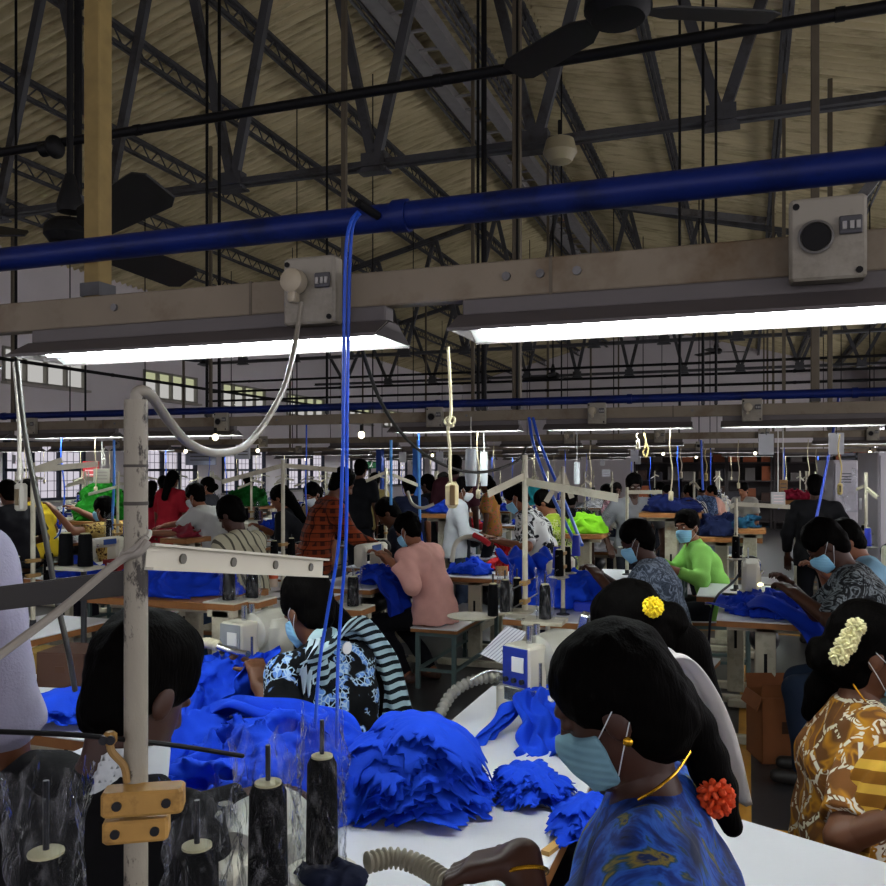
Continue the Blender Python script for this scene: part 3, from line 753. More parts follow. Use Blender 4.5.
# ================================================================== the people
def who(label, px, py, d, face, zoff=True, lhw=None, rhw=None, extraw=None, **k):
    rz = math.radians(face); sit = k.get('sit'); lean = k.get('lean', .15); pitch = k.get('pitch', .3)
    hp = .92 if sit is None else sit+.09
    up = lambda a: npv((0, math.sin(a), math.cos(a)))
    HC = npv((0, 0, hp))+up(lean*.6)*.17+up(lean)*.17+up(lean*1.15)*.14+up(lean*.75+pitch*.35)*.165+npv((0, .012, 0))
    p = PD(px, py, d); sc = 1.0
    want = p.z
    if sit is None: sc = max(.8, min(1.12, want/HC[2]))
    else:                                                    # seat height follows the head height
        k['sit'] = sit = sit+float(want-HC[2]); HC[2] += want-HC[2]
    k['sc'] = sc
    c, s = math.cos(rz), math.sin(rz)
    ox = p.x-sc*(HC[0]*c-HC[1]*s); oy = p.y-sc*(HC[0]*s+HC[1]*c)
    def loc(q): q = Vector(q); x, y = q.x-ox, q.y-oy; return ((x*c+y*s)/sc, (-x*s+y*c)/sc, q.z/sc)
    if lhw is not None: k['lh'] = loc(lhw)
    if rhw is not None: k['rh'] = loc(rhw)
    if extraw: k['extra'] = [([loc(q) for q in pl], [r/sc for r in rr]) for pl, rr in extraw]
    hh = .0085 if d < 3.3 else .0115 if d < 7 else .015 if d < 9.3 else .02
    k.setdefault('h', hh); k.setdefault('hf', hh*.6)
    i = person(label, (ox, oy, 0), rz, **k); i['loc'] = loc; i['seat'] = sit; i['xy'] = (ox, oy); i['rz'] = rz; i['sc'] = sc; return i
def child(i, name, mb, mat, smooth=40): return mb.build(name, mat, i['root'], smooth)
gold = M('#d9a32b', .25, .9, var=.05)
def flower(i, name, w, r, col, n=60, label=None, flat=(1, 1, 1)):
    b = MB(); c = Vector(i['loc'](w)); g = random.Random(3)
    for k in range(n):
        th = math.acos(1-2*(k+.5)/n); ph = k*2.399; q = Vector((math.sin(th)*math.cos(ph)*flat[0], math.sin(th)*math.sin(ph)*flat[1], math.cos(th)*flat[2]))
        R = q.to_track_quat('Z', 'Y').to_matrix(); b.ell(c+q*r*.75, (r*.3, r*.17, r*.34), R@Matrix.Rotation(g.random()*6, 3, 'Z'), seg=6, rn=4)
    o = b.build(name, M(col, .7, var=.25, scale=60), i['root']); 
    if label: o['label'] = label
    return o
# --- the woman in the blue blouse, nearest
TG = NT('tie_dye_blouse'); nz = TG.noise(11, 4, TG.coord('Object', (1.6, 1, .6)), .6, 1.2); n2 = TG.noise(7, 3, TG.coord('Object', (1, 2, 1)))
BLOUSE = TG.fin(TG.mix(TG.ramp(n2, [(.5, 0.0), (.66, 1.0)]), TG.ramp(nz, [(.3, '#070d2c'), (.44, '#12317c'), (.53, '#2558b4'), (.58, '#1f4049'), (.63, '#7d6f2e'), (.68, '#142752')]), '#12203f'), .7, spec=.25, normal=TG.bump(TG.noise(30), .25))
AO = .2
A = who('woman in a blue blouse with a long braid and an orange flower, head bent', 613, 704, 1.2+AO, 92, sit=.5, lean=.14, pitch=.5, fem=True, skinc='dark', top=BLOUSE, sleeve=1.2, bottom=cloth('#1a2c66'), skirt=True, hairs='tied', mask=MASK,
        lhw=PD(524, 857, 1.24), rhw=PD(500, 915, 1.5), lpole=(-.5, -.6, -.8), rpole=(.2, -.3, -1), lhd=(0, .95, -.32), h=.007, hf=.0045, hem=.02, fold=1.7, plane_down=(0, -.1, -1), curl=.9,
        extraw=[([PD(668, 700, 1.42), PD(690, 728, 1.43), PD(708, 760, 1.43), PD(716, 792, 1.42)], [.05, .036, .028, .022])] +
               [([PD(686+6.5*j+(4 if j % 2 else -4), 712+15*j, 1.435), PD(690+6.5*j-(4 if j % 2 else -4), 724+15*j, 1.41)], [.031-.001*j, .027-.001*j]) for j in range(6)] +
               [([PD(724, 808, 1.42), PD(732, 826, 1.42)], [.022, .018])])
flower(A, 'hair_flower', PD(716, 797, 1.39), .03, '#d84a18', 55, 'orange flower in the braid', (1, 1, 1.1))
b = MB(); lo = A['loc']; b.tube([lo(PD(x, y, d)) for x, y, d in ((690, 752, 1.36), (676, 772, 1.31), (656, 789, 1.285), (638, 800, 1.29))], .0024, 8, 6); child(A, 'necklace', b, gold)
b = MB(); e = (A['WL']-A['EL'])/np.linalg.norm(A['WL']-A['EL']); cpt = Vector(A['WL']-e*.022); R = Vector(e).to_track_quat('Z', 'Y').to_matrix(); b.tube([cpt+R@Vector((.031*math.cos(a), .031*math.sin(a), 0)) for a in np.linspace(0, 2*PI, 25)], .0032, 8); child(A, 'bangle', b, gold)
b = MB(); q = Vector(A['HC']+A['HR']@npv((-.084, -.012, -.045))); b.ell(q, (.005, .008, .008), seg=10, rn=8); child(A, 'earring', b, gold)
# --- the woman behind her with a yellow flower
B = who('woman with a yellow flower in loose black hair, sitting behind the braided woman', 628, 628, 2.45, 95, sit=.45, lean=.2, pitch=.55, fem=True, skinc='dark', top=cloth('#17161c'), sleeve=.9, bottom=cloth('#1c1b22'), skirt=True, hairs='bun', mask=MASK, h=.0095,
        extraw=[([PD(650, 625, 2.5), PD(682, 652, 2.5), PD(697, 700, 2.5), PD(699, 770, 2.5)], [.085, .08, .07, .05])])
flower(B, 'hair_flower', PD(653, 607, 2.36), .029, '#f2cf1e', 60, 'yellow flower in the hair', (1, 1, 1))
b = MB(); dp = [PD(*q) for q in ((652, 650, 2.30), (672, 655, 2.33), (693, 690, 2.36), (707, 735, 2.37), (716, 790, 2.37))]
dl = spline([B['loc'](p) for p in dp], 8)
def dfn(u, v): 
    p = dl[int(u*(len(dl)-1))]; k = .05+.05*u; return Vector(p)+Vector(((v-.5)*.12, (v-.5)*2*k*.9, .012*math.sin(v*16+u*3)+(v-.5)*.02))
b.sheet(dfn, len(dl), 14); o = b.build('dupatta', cloth('#cfc9c6', var=.06), B['root'], 80, thick=.004); o['label'] = 'white scarf over the shoulder'
# --- the woman in the blue printed dress
PRC = floral('#07090c', '#5d86c4', '#a9c4d6', 26, .5, 1.2)
C_ = who('woman in a black dress with blue and white print sewing blue cloth', 307, 609, 3.0, 68, sit=.45, lean=.3, pitch=.45, fem=True, skinc='mid', top=PRC, sleeve=.95, kurti=.9, bottom=cloth('#101216'), hairs='short', mask=MASKB,
         lhw=PD(262, 690, 2.82), rhw=PD(262, 672, 3.15), lpole=(-.5, -.5, -1), h=.0095, hf=.006, curl=1.1)
STR = stripes('#11181c', '#9fb9c0', 190, -.1)
def drape(i, name, pts, wid, mat, label=None, ax=(0, .3, 1), th=.005, amp=.008):
    P = spline([Vector(i['loc'](p)) for p in pts], 8); n = len(P); b = MB()
    def fn(u, v):
        k = int(u*(n-1)); p = P[k]; d = (P[min(k+1, n-1)]-P[max(k-1, 0)]).normalized(); w = d.cross(Vector(ax)); w = w.normalized() if w.length > 1e-4 else Vector((1, 0, 0))
        nn = d.cross(w); return p+w*((v-.5)*wid)+nn*(amp*math.sin(v*17+u*4)-.25*wid*(2*(v-.5))**2)
    b.sheet(fn, n, 15); o = b.build(name, mat, i['root'], 80, thick=th)
    if label: o['label'] = label
    return o
drape(C_, 'dupatta', [PD(322, 700, 2.80), PD(325, 660, 2.78), PD(335, 636, 2.86), PD(352, 634, 3.0), PD(375, 662, 3.06), PD(388, 705, 3.06), PD(398, 742, 3.05)], .15, STR, 'pale striped scarf')
drape(C_, 'scarf_border', [PD(306, 712, 2.78), PD(309, 670, 2.74), PD(318, 640, 2.78)], .05, stripes('#0b1012', '#b9cdd4', 160, 0, 1), 'chevron edged scarf end')
b = MB(); b.lathe([(.001, -.004), (.02, -.003), (.021, .002), (.001, .005)], C_['loc'](PD(347, 648, 2.86)), 18, Matrix.Rotation(PI/2, 3, 'X')); child(C_, 'hair_clip', b, M('#d8d8d4', .3))
# long hair down her back
def lhf(P): return chain(P, [npv(C_['loc'](PD(*q))) for q in ((322, 615, 3.05), (350, 650, 3.1), (362, 690, 3.08), (368, 735, 3.06))], [.075, .075, .07, .05], .05)+wob(P, .003, 70, 3)
pp = [C_['loc'](PD(*q)) for q in ((322, 615, 3.05), (368, 735, 3.06))]; l2, h2 = bbox(pp, .1); solid('loose_hair', [(lhf, l2, h2, .009)], HAIR, C_['root'])
# --- dark haired worker at the lower left
D = who('black clad worker with white cloth at the neck, head bent behind the bagged thread cones', 141, 690, 1.5, -12, sit=.5, lean=.22, pitch=.5, skinc='dark', top=cloth('#0b0b0d'), sleeve=1.9, bottom=cloth('#0c0c0f'), hairs='short', h=.008, hf=.005,
        lhw=PD(250, 800, 1.9), rhw=PD(240, 880, 1.5))
def ncf(P):
    n0 = npv(D['NB']); u = npv(D['up'](.25)); q = P-n0; z = q@u
    f = np.abs(rc(P, n0-u*.05, n0+u*.10+D['fw']*.01, .10, .072))-.004
    return np.maximum(np.maximum(f, .045-q@D['sx']), np.maximum(z-.065-.25*(q@D['sx']), -.02-z))+wob(P, .002, 40, 2)
n0 = npv(D['NB']); o = solid('neck_cloth', [(ncf, n0-.16, n0+.16, .006)], MASKW, D['root']); o['label'] = 'white cloth at the neck'
# --- lavender shirt, cut by the frame
LAV = M('#8f8da0', .9, var=.12, bump=.3, scale=40, spec=.1)
E = who('person in a lavender grey shirt standing with back turned, cut off by the picture edge', -104, 455, 1.66, 15, lean=.08, pitch=.3, skinc='mid', top=LAV, sleeve=1.05, bottom=cloth('#22242c'), hairs='short', rh=(.25, .06, .82), lh=(-.25, .2, .95), h=.009, rpole=(.8, -.4, -.6), hem=.2)
# --- mustard printed saree, lower right
MUS = NT('mustard_print'); v = MUS.coord('Object'); nn = MUS.noise(7, 2, v, dist=1.4); vo = MUS.n('ShaderNodeTexVoronoi', {'Vector': v, 'Scale': 11.0}, feature='DISTANCE_TO_EDGE')
c0 = MUS.ramp(nn, [(.42, '#5b3a1d'), (.5, '#a8741c'), (.56, '#6b4420')]); e1 = MUS.ramp(vo.outputs[0], [(.05, 1.0), (.075, 0.0)]); zz = MUS.math('SINE', MUS.math('MULTIPLY', MUS.noise(26, 1, v), 40.0))
MUSM = MUS.fin(MUS.mix(MUS.math('MULTIPLY', e1, MUS.math('GREATER_THAN', zz, -.3)), c0, '#c9c4b2'), .8, spec=.15, normal=MUS.bump(MUS.noise(25), .25))
MUSB = stripes('#7a5016', '#c29a3c', 120, .2)
Fw = who('woman in a mustard and white printed saree with cream flowers in her hair', 872, 650, 2.3, -82, sit=.42, lean=.12, pitch=.15, fem=True, skinc='mid', top=MUSM, sleeve=.85, kurti=.7, bottom=MUSM, skirt=True, hairs='bun', mask=MASKB, h=.009, hf=.006, rhw=PD(945, 800, 1.88), lhw=PD(935, 800, 2.4), hem=.06,
         extraw=[([PD(836, 668, 2.36), PD(822, 690, 2.4), PD(812, 712, 2.42)], [.05, .045, .03])])
drape(Fw, 'saree_border', [PD(900, 745, 1.98), PD(868, 762, 2.0), PD(850, 800, 2.03), PD(842, 845, 2.06)], .16, MUSB, 'striped gold saree edge', ax=(0, 1, .2))
for j, (x, y) in enumerate(((856, 627), (850, 637), (844, 646), (839, 656), (847, 645))):
    flower(Fw, 'garland', PD(x, y, 2.22), .025, '#d9d3a0', 40)
b = MB(); b.tube([Fw['loc'](PD(x, y, 2.24)) for x, y in ((853, 684), (862, 697), (872, 708), (884, 712))], .0025, 6, 5); child(Fw, 'necklace', b, gold)
# --- second line of workers
G_ = who('young man in a dark printed shirt bending over blue cloth at the right', 826, 545, 4.35, 86, sit=.45, lean=.42, pitch=.75, skinc='dark', top=swirl('#17191c', '#7d868a', '#33383b', 10), sleeve=.95, bottom=cloth('#1a2536'), hairs='short', mask=MASKB, lhw=PD(795, 594, 4.2), rhw=PD(790, 586, 4.5), lpole=(-.8, -.5, -.5), hem=.05, seed=3)
H_ = who('man in a blue grey printed shirt sitting at a white table, seen from the side', 637, 541, 5.2, 82, sit=.45, lean=.32, pitch=.45, skinc='dark', top=swirl('#475260', '#8f9fb2', '#27323e', 12), sleeve=.9, bottom=cloth('#20242c'), hairs='short', mask=MASKB, lhw=PD(600, 578, 5.0), rhw=PD(600, 575, 5.4), hem=.12, seed=4)
I_ = who('man in a lime green shirt and blue mask looking towards the camera', 687, 527, 6.6, 104, sit=.45, lean=.38, pitch=.1, hyaw=.75, tilt=.1, skinc='tan', top=cloth('#86c45e', var=.08), sleeve=1.7, bottom=cloth('#1b1d24'), hairs='short', mask=MASKB, lhw=PD(668, 568, 6.25), rhw=PD(656, 560, 6.5), collar=True, eyes=True, h=.0105, hem=.1)
J_ = who('man in a pink shirt on a white bench sewing blue cloth', 408, 530, 6.5, 76, sit=.46, lean=.40, pitch=.5, skinc='tan', top=cloth('#dba79b', var=.08), sleeve=1.85, bottom=cloth('#121217'), hairs='short', mask=MASKB, lhw=PD(391, 562, 6.2), rhw=PD(385, 559, 6.45), collar=True, h=.0105, hem=.14, fold=1.5, seed=5, feet=((-.1, .2, .07), (.12, .12, .07)), shoe='#4a3226')
J_['seat_'] = 1
K_ = who('woman in a black and white floral top holding red cloth', 516, 497, 6.6, 88, lean=.42, pitch=.6, fem=True, skinc='tan', top=floral('#c9cbc8', '#15161a', '#15161a', 20, .5, 1.0), sleeve=.9, bottom=cloth('#2a2f45'), hairs='short', mask=MASKB, lhw=PD(502, 542, 6.4), rhw=PD(500, 540, 6.6))
L_ = who('person in a pale grey shirt standing at the middle tables, looking down', 464, 489, 8.4, -70, lean=.12, pitch=.4, skinc='mid', top=cloth('#b4b9bd', var=.06), sleeve=1.9, bottom=cloth('#2a3448'), hairs='short', mask=MASKW, lh=(-.1, .3, 1.05), rh=(.1, .3, 1.02), seed=8)
M_ = who('man in a maroon shirt standing with his back turned, far off', 455, 467, 10.2, 10, lean=.05, pitch=.1, skinc='dark', top=cloth('#43222a'), sleeve=.9, bottom=cloth('#20232b'), hairs='short')
N_ = who('man in an orange plaid shirt standing and leaning over a machine', 342, 484, 6.9, -50, lean=.38, pitch=.5, skinc='mid', top=plaid('#3a1810', '#7a3418', '#160c0a'), sleeve=1.85, bottom=cloth('#23252e'), hairs='short', lh=(-.2, .5, 1.0), rh=(.2, .5, 1.0), h=.011, hem=.14)
O_ = who('woman looking down beside the orange plaid shirt', 312, 494, 8.4, 165, lean=.25, pitch=.55, fem=True, skinc='tan', top=cloth('#6a5a44'), sleeve=.8, bottom=cloth('#2b2230'), hairs='bun', mask=MASKW, eyes=True)
P_ = who('woman in black with one pale sleeve reaching over a machine', 280, 498, 7.6, 95, lean=.35, pitch=.5, fem=True, skinc='tan', top=cloth('#14151a'), sleeve=1.5, bottom=cloth('#22252c'), hairs='long', lhw=PD(290, 545, 7.2), rhw=PD(262, 528, 7.5))
Q_ = who('man in a cream striped shirt and jeans sitting with head down', 231, 515, 6.0, 84, sit=.46, lean=.2, pitch=.6, skinc='dark', top=stripes('#a8a48c', '#4b493f', 85, .72, 0), sleeve=.9, bottom=cloth('#2c3e52', var=.3), hairs='short', lhw=PD(200, 575, 5.8), rhw=PD(198, 572, 6.1), h=.0115, hem=.12, feet=((-.1, .30, .07), (.1, .2, .07)))
R_ = who('man in a white t-shirt reaching forward over a grey machine', 195, 496, 8.0, 92, lean=.5, pitch=.35, skinc='tan', top=cloth('#a7a8a6', var=.06), sleeve=.7, bottom=cloth('#2a2c33'), hairs='short', mask=MASKW, lhw=PD(152, 533, 7.7), rhw=PD(150, 530, 8.1))
S_ = who('woman in a yellow and black printed top stretching both arms to a machine', 103, 509, 8.5, 92, sit=.5, lean=.25, pitch=.15, fem=True, skinc='tan', top=floral('#b59a58', '#2b1d14', '#6b4a22', 24, .4, 1.0), sleeve=.6, bottom=cloth('#23202b'), hairs='bun', mask=MASKB, lhw=PD(56, 512, 8.1), rhw=PD(64, 504, 8.8), curl=.6)
T_ = who('person in a yellow and black top at the machine by the barred window', 27, 492, 9.2, 100, sit=.6, lean=.3, pitch=.4, skinc='mid', top=cloth('#a98f1e'), sleeve=.7, bottom=cloth('#1b1c22'), hairs='short')
for k, (x, y, d, f, lb) in enumerate(((152, 489, 11.5, 30, 'woman in a red tunic with long black hair, second of three in red'), (163, 484, 12.2, 60, 'woman in a red tunic turned aside between two others in red'), (173, 480, 11.3, 5, 'tallest woman in a red tunic with her back to the camera'))):
    who(lb, x, y, d, f, lean=.1, pitch=.35, fem=True, skinc='mid', top=cloth(['#8a1826', '#9c1f2c', '#841420'][k]), sleeve=.95, kurti=.9, bottom=cloth('#3a1218'), hairs='long' if k != 1 else 'bun')
who('woman in charcoal with a white mask near the white notice wall', 207, 486, 11, 105, lean=.15, pitch=.2, fem=True, skinc='tan', top=cloth('#3c3e44'), sleeve=.6, bottom=cloth('#1c1d22'), hairs='bun', mask=MASKW)
X_ = who('man in a grey round-neck shirt standing and facing the camera', 634, 486, 8.2, 200, lean=.08, pitch=.25, skinc='dark', top=cloth('#77797c', var=.06), sleeve=.95, bottom=cloth('#20222a'), hairs='short', eyes=True, h=.0115, lh=(-.28, .15, .95), rh=(.28, .15, .95))
Y_ = who('man in a black shirt standing with his back turned by the white lockers', 816, 488, 7.9, -8, lean=.1, pitch=.3, skinc='dark', top=cloth('#0d0d10'), sleeve=1.8, bottom=cloth('#101116'), hairs='short', h=.0125, lh=(-.27, .1, .86), rh=(.30, .05, .9), hem=.14)
AA = who('person in a light blue shirt behind the man in the dark printed shirt', 846, 541, 5.2, 90, sit=.45, lean=.45, pitch=.6, skinc='tan', top=cloth('#7fa9c2', var=.06), sleeve=1.1, bottom=cloth('#252a33'), hairs='short', lhw=PD(826, 573, 4.85), rhw=PD(822, 571, 5.3))
for x, y, d, f, lb, tp, hr, kw in (
    (690, 493, 10.6, 60, 'person in a black and white striped top at the far tables', stripes('#1a1b1f', '#c6c6c2', 90, 0, 0), 'short', dict(lean=.25)),
    (700, 488, 11.6, 40, 'person in a blue printed top far behind the lime green shirt', swirl('#2c3c5a', '#6d84a8', '#1b2538', 12), 'short', {}),
    (409, 486, 9.4, 35, 'woman in navy blue with her back turned beside the blue post', cloth('#151c33'), 'bun', dict(fem=True)),
    (427, 484, 10.4, 80, 'woman in black with tied hair beyond the woman in navy', cloth('#17181c'), 'bun', dict(fem=True)),
    (361, 470, 11.2, 0, 'man in black standing under the green exit sign', cloth('#131418'), 'short', {}),
    (375, 481, 12.2, 15, 'woman in pale yellow standing under the exit sign', cloth('#b9aa70'), 'bun', dict(fem=True)),
    (443, 480, 13.2, 120, 'woman in grey far off beside the maroon shirt', cloth('#57525c'), 'long', dict(fem=True)),
    (388, 513, 7.4, 100, 'worker with head down behind the pink shirt', cloth('#1c1f2b'), 'short', dict(sit=.45, lean=.4, pitch=.7)),
    (545, 503, 8.2, 80, 'woman in a yellow green printed top with head down behind the floral top', floral('#9db838', '#3c5c1c', '#d8d8a0', 18, .4, 1), 'short', dict(fem=True, sit=.5, lean=.3, pitch=.6)),
    (571, 499, 8.6, 10, 'worker in black with back turned between the thread stands', cloth('#121317'), 'short', dict(lean=.2)),
    (606, 492, 11.5, 110, 'woman in a pink striped top behind the long grey arm', stripes('#c0788c', '#d9b4bc', 110, 0), 'bun', dict(fem=True, lean=.2)),
    (617, 490, 12.4, 200, 'worker with a brown top far behind the grey round-neck shirt', cloth('#4a2a20'), 'bun', dict(fem=True)),
    (486, 484, 11.2, 95, 'woman in a colourful top by the hanging white roll', floral('#b8813c', '#5f8a3c', '#c95c6c', 20, .4, 1), 'long', dict(fem=True)),
    (660, 489, 14, 60, 'worker in dark green at the far tables', cloth('#2f4a3c'), 'short', {}),
    (668, 492, 13.2, 100, 'worker in sky blue at the far tables', cloth('#8fb0cc'), 'short', dict(lean=.3)),
    (712, 492, 13.6, 90, 'worker in salmon pink at the far tables', cloth('#c99a88'), 'short', dict(lean=.3)),
    (743, 490, 12.6, 150, 'worker in pale grey far off to the right', cloth('#8c8880'), 'short', {}),
    (248, 481, 13.5, 60, 'worker in purple by the far barred windows', cloth('#40304f'), 'bun', dict(fem=True)),
    (8, 494, 8.2, 70, 'worker in black at the left edge by the barred window', cloth('#1a1a1f'), 'short', dict(sit=.55, lean=.3, pitch=.4))):
    kw.setdefault('lean', .12); kw.setdefault('pitch', .3)
    who(lb, x, y, d, f, skinc=random.choice(['mid', 'tan', 'dark']), top=tp, sleeve=.8, bottom=cloth('#22242b'), hairs=hr, **kw)
# ================================================================== furniture, machines, goods
lam_m = M('#d6d8dc', .35, var=.03, scale=5); wood_e = M('#8a5a2c', .6, var=.25, scale=30); cream_m = M('#b5b09a', .45, var=.06, dirt='#8b8470'); cream2_m = M('#c3bfae', .4, var=.05); navy_m = M('#1d2f86', .4); grey_m = M('#7d8184', .45); teal_m = M('#4d615f', .5, .1, var=.15); dkmetal = M('#2b2c2f', .4, .5); chrome = M('#c6c9cc', .2, .95, var=.05)
BLUE = cloth('#1440c4', var=.16); BLUE2 = cloth('#0f2f9e', var=.18); thread_blk = M('#050506', .75, bump=.1, scale=60, spec=.05); core_m = M('#b5b08a', .6); thread_blue = M('#16299c', .6, bump=.2)
def cyl_part(name, par, a, b_, r, mat, seg=12): m = MB(); m.cyl(a, b_, r, seg=seg); return m.build(name, mat, par, 60)
def make_table(label, w=.55, L=1.15, h=.75, group=None, motor=True, name='sewing_table', cat='table', top=None):
    o = thing(name, label, cat, group=group)
    b = MB(); b.box((0, 0, h-.004), (w, L, .008), bev=.003); b.build('table_top', top or lam_m, o, 0)
    b = MB(); b.box((0, 0, h-.024), (w-.002, L-.002, .032)); b.build('edge_band', wood_e, o, 0)
    for s in (-1, 1):
        y = s*(L/2-.16)
        b = MB(); b.box((0, y, h*.53), (.11, .05, h*.9-.05), bev=.006); b.box((0, y, .035), (w*.85, .055, .05), bev=.008); b.box((0, y, h-.06), (w*.8, .05, .04))
        lg = b.build('leg', cream_m, o, 0)
        b = MB(); b.box((0, y+s*-.026, h*.62), (.018, .004, .16)); b.box((0, y+s*-.026, h*.4), (.02, .004, .02)); b.box((0, y+s*.026, h*.62), (.018, .004, .16)); b.build('slot', black_m, lg, 0)
    b = MB(); b.box((0, 0, .3), (.05, L-.34, .05)); b.build('stretcher', cream_m, o, 0)
    if motor:
        b = MB(); b.lathe([(.02, -.13), (.085, -.12), (.09, .05), (.07, .09), (.03, .13)], (0, .05, h-.2), 16, Matrix.Rotation(PI/2, 3, 'X')); b.box((0, .05, h-.08), (.12, .16, .08)); b.build('motor', dkmetal, o, 40)
        b = MB(); b.box((.1, 0, .09), (.3, .34, .02), R=Matrix.Rotation(-.2, 3, 'Y')); b.build('treadle', dkmetal, o, 0)
    return o
def make_bench(label, w=.34, L=1.1, h=.48, topm=None, legm=None, group=None, name='bench'):
    o = thing(name, label, 'bench', group=group)
    b = MB(); b.box((0, 0, h-.004), (w, L, .008)); b.build('seat_top', topm or lam_m, o, 0)
    b = MB(); b.box((0, 0, h-.02), (w-.002, L-.002, .024)); b.build('edge_band', wood_e, o, 0)
    for sx in (-1, 1):
        for sy in (-1, 1):
            b = MB(); b.box((sx*(w/2-.04), sy*(L/2-.05), (h-.03)/2), (.03, .03, h-.03)); b.build('leg', legm or teal_m, o, 0)
    b = MB()
    for sy in (-1, 1): b.box((0, sy*(L/2-.05), .14), (w-.08, .022, .022)); b.box((0, sy*(L/2-.05), h-.05), (w-.08, .022, .03))
    for sx in (-1, 1): b.box((sx*(w/2-.04), 0, .14), (.022, L-.1, .022)); b.box((sx*(w/2-.04), 0, h-.05), (.022, L-.1, .03))
    b.build('frame', legm or teal_m, o, 0); return o
def make_overlock(label, group=None, panel=None):                  # front of the machine faces -Y; operator side is +X
    o = thing('overlock_machine', label, 'sewing machine', group=group)
    b = MB(); b.box((0, 0, .05), (.26, .24, .1), bev=.012); b.build('machine_bed', cream2_m, o, 30)
    b = MB(); b.box((.02, .05, .17), (.17, .14, .16), bev=.03); b.lathe([(.02, -.12), (.07, -.11), (.085, -.02), (.075, .1), (.02, .12)], (.0, .06, .2), 18, Matrix.Rotation(PI/2, 3, 'X')); b.build('arm_casting', M('#a9a89c', .35, .1), o, 40)
    b = MB(); b.box((-.02, -.085, .17), (.12, .1, .16), bev=.008); b.build('front_cover', cream2_m, o, 30)
    b = MB(); b.box((-.02, -.137, .18), (.105, .006, .13)); fp = b.build('side_panel', panel or navy_m, o, 0)
    b = MB(); b.box((-.005, -.142, .19), (.05, .004, .05)); b.build('rating_label', white_m, fp, 0)
    b = MB(); b.lathe([(.01, -.015), (.06, -.012), (.065, .0), (.06, .012), (.01, .015)], (.02, .16, .17), 20, Matrix.Rotation(PI/2, 3, 'X')); b.build('handwheel', dkmetal, o, 40)
    b = MB(); b.box((-.02, -.125, .085), (.1, .03, .05), bev=.004); b.build('looper_cover', chrome, o, 30)
    for k in range(3): b = MB(); b.cyl((-.055+.035*k, -.14, .135), (-.055+.035*k, -.15, .135), .009, seg=10); b.build('adjusting_knob', dkmetal, o, 40)
    for k in range(4):
        b = MB(); b.lathe([(.004, 0), (.012, .004), (.012, .016), (.005, .026)], (-.08, -.1+.035*k, .215-.02*k), 12, Matrix.Rotation(-PI/2, 3, 'Y')); b.build('tension_dial', chrome if k % 2 else dkmetal, o, 40)
    b = MB(); b.cyl((.06, -.1, .1), (.06, -.1, .2), .006); b.box((.07, -.1, .1), (.04, .05, .006)); b.box((.03, -.13, .1), (.06, .02, .02)); b.build('presser_foot', chrome, o, 30)
    b = MB(); 
    for y in (-.06, -.02): b.cyl((-.02, y, .25), (-.02, y, .31), .012)
    b.build('thread_guide', chrome, o, 40)
    return o
def make_lockstitch(label, group=None):                            # arm runs along Y, needle end at -Y
    o = thing('sewing_machine', label, 'sewing machine', group=group)
    b = MB(); b.box((0, 0, .03), (.18, .46, .06), bev=.008); b.build('machine_bed', cream2_m, o, 30)
    b = MB(); b.box((0, .15, .16), (.12, .12, .22), bev=.02); b.box((0, -.02, .235), (.1, .36, .08), bev=.025); b.box((0, -.19, .19), (.095, .07, .17), bev=.02); b.build('arm_casting', cream2_m, o, 40)
    b = MB(); b.lathe([(.015, -.02), (.06, -.015), (.065, .0), (.06, .015), (.015, .02)], (0, .25, .22), 18, Matrix.Rotation(PI/2, 3, 'X')); b.build('handwheel', dkmetal, o, 40)
    b = MB(); b.cyl((0, -.19, .11), (0, -.19, .065), .006); b.box((.005, -.19, .065), (.03, .04, .006)); b.build('presser_foot', chrome, o, 30)
    b = MB(); b.box((.052, .0, .24), (.006, .16, .045)); b.build('name_strip', M('#2b4f95', .4), o, 0)
    b = MB(); b.lathe([(.003, 0), (.014, .004), (.014, .016), (.004, .022)], (.05, -.17, .22), 12, Matrix.Rotation(PI/2, 3, 'Y')); b.build('tension_dial', chrome, o, 40)
    b = MB(); b.cyl((-.02, .1, .27), (-.02, .1, .35), .006); b.build('spool_pin', chrome, o); return o
def cone_parts(o, h=.165, r0=.027, r1=.024, mat=None, bag=False, spindle=.06, seed=0):
    b = MB(); b.lathe([(r0, 0), (r0*1.02, h*.1), (r1, h*.94), (r1*.8, h)], (0, 0, .002), 18); b.build('thread', mat or thread_blk, o, 40)
    b = MB(); b.lathe([(.01, h), (r1*.72, h+.001), (r1*.72, h+.004), (.008, h+.006)], (0, 0, .002), 16); b.build('cone_core', core_m, o, 30)
    if spindle: b = MB(); b.cyl((0, 0, h), (0, 0, h+spindle), .0035, seg=8); b.build('spindle', dkmetal, o)
    if bag:
        g = np.random.default_rng(seed); b = MB(); hb = h*1.02+spindle*1.05
        ph = g.random(8)*6
        def fn(u, v):
            a = 2*PI*v; z = u*hb; k = .5+.5*math.sin(3*a+ph[0]+2.2*u)*math.sin(7*u+ph[1])
            sq = max(abs(math.cos(a+ph[7])), abs(math.sin(a+ph[7])))**-.35
            r = (r0+.007)*sq*(1+.13*math.sin(5*a+ph[2]+6*u)*math.sin(9*u+ph[3])+.08*math.sin(9*a+17*u+ph[4])+.05*math.sin(14*a-23*u+ph[6]))+.007*k
            t2 = max(0, (u-.72)/.28); r *= 1+.22*t2*(math.sin(2*a+ph[5])-.1)
            return Vector((r*math.cos(a), r*math.sin(a), z+.02*t2*math.sin(3*a+ph[6])))
        b.sheet(fn, 46, 61); b.build('plastic_bag', BAG, o, 50)
    return o
t = NT('clear_bag'); nz = t.noise(34, 2, t.coord('Object', (1, 1, .4)), .5, 1.5); nm = t.bump(nz, 1.0, .02)
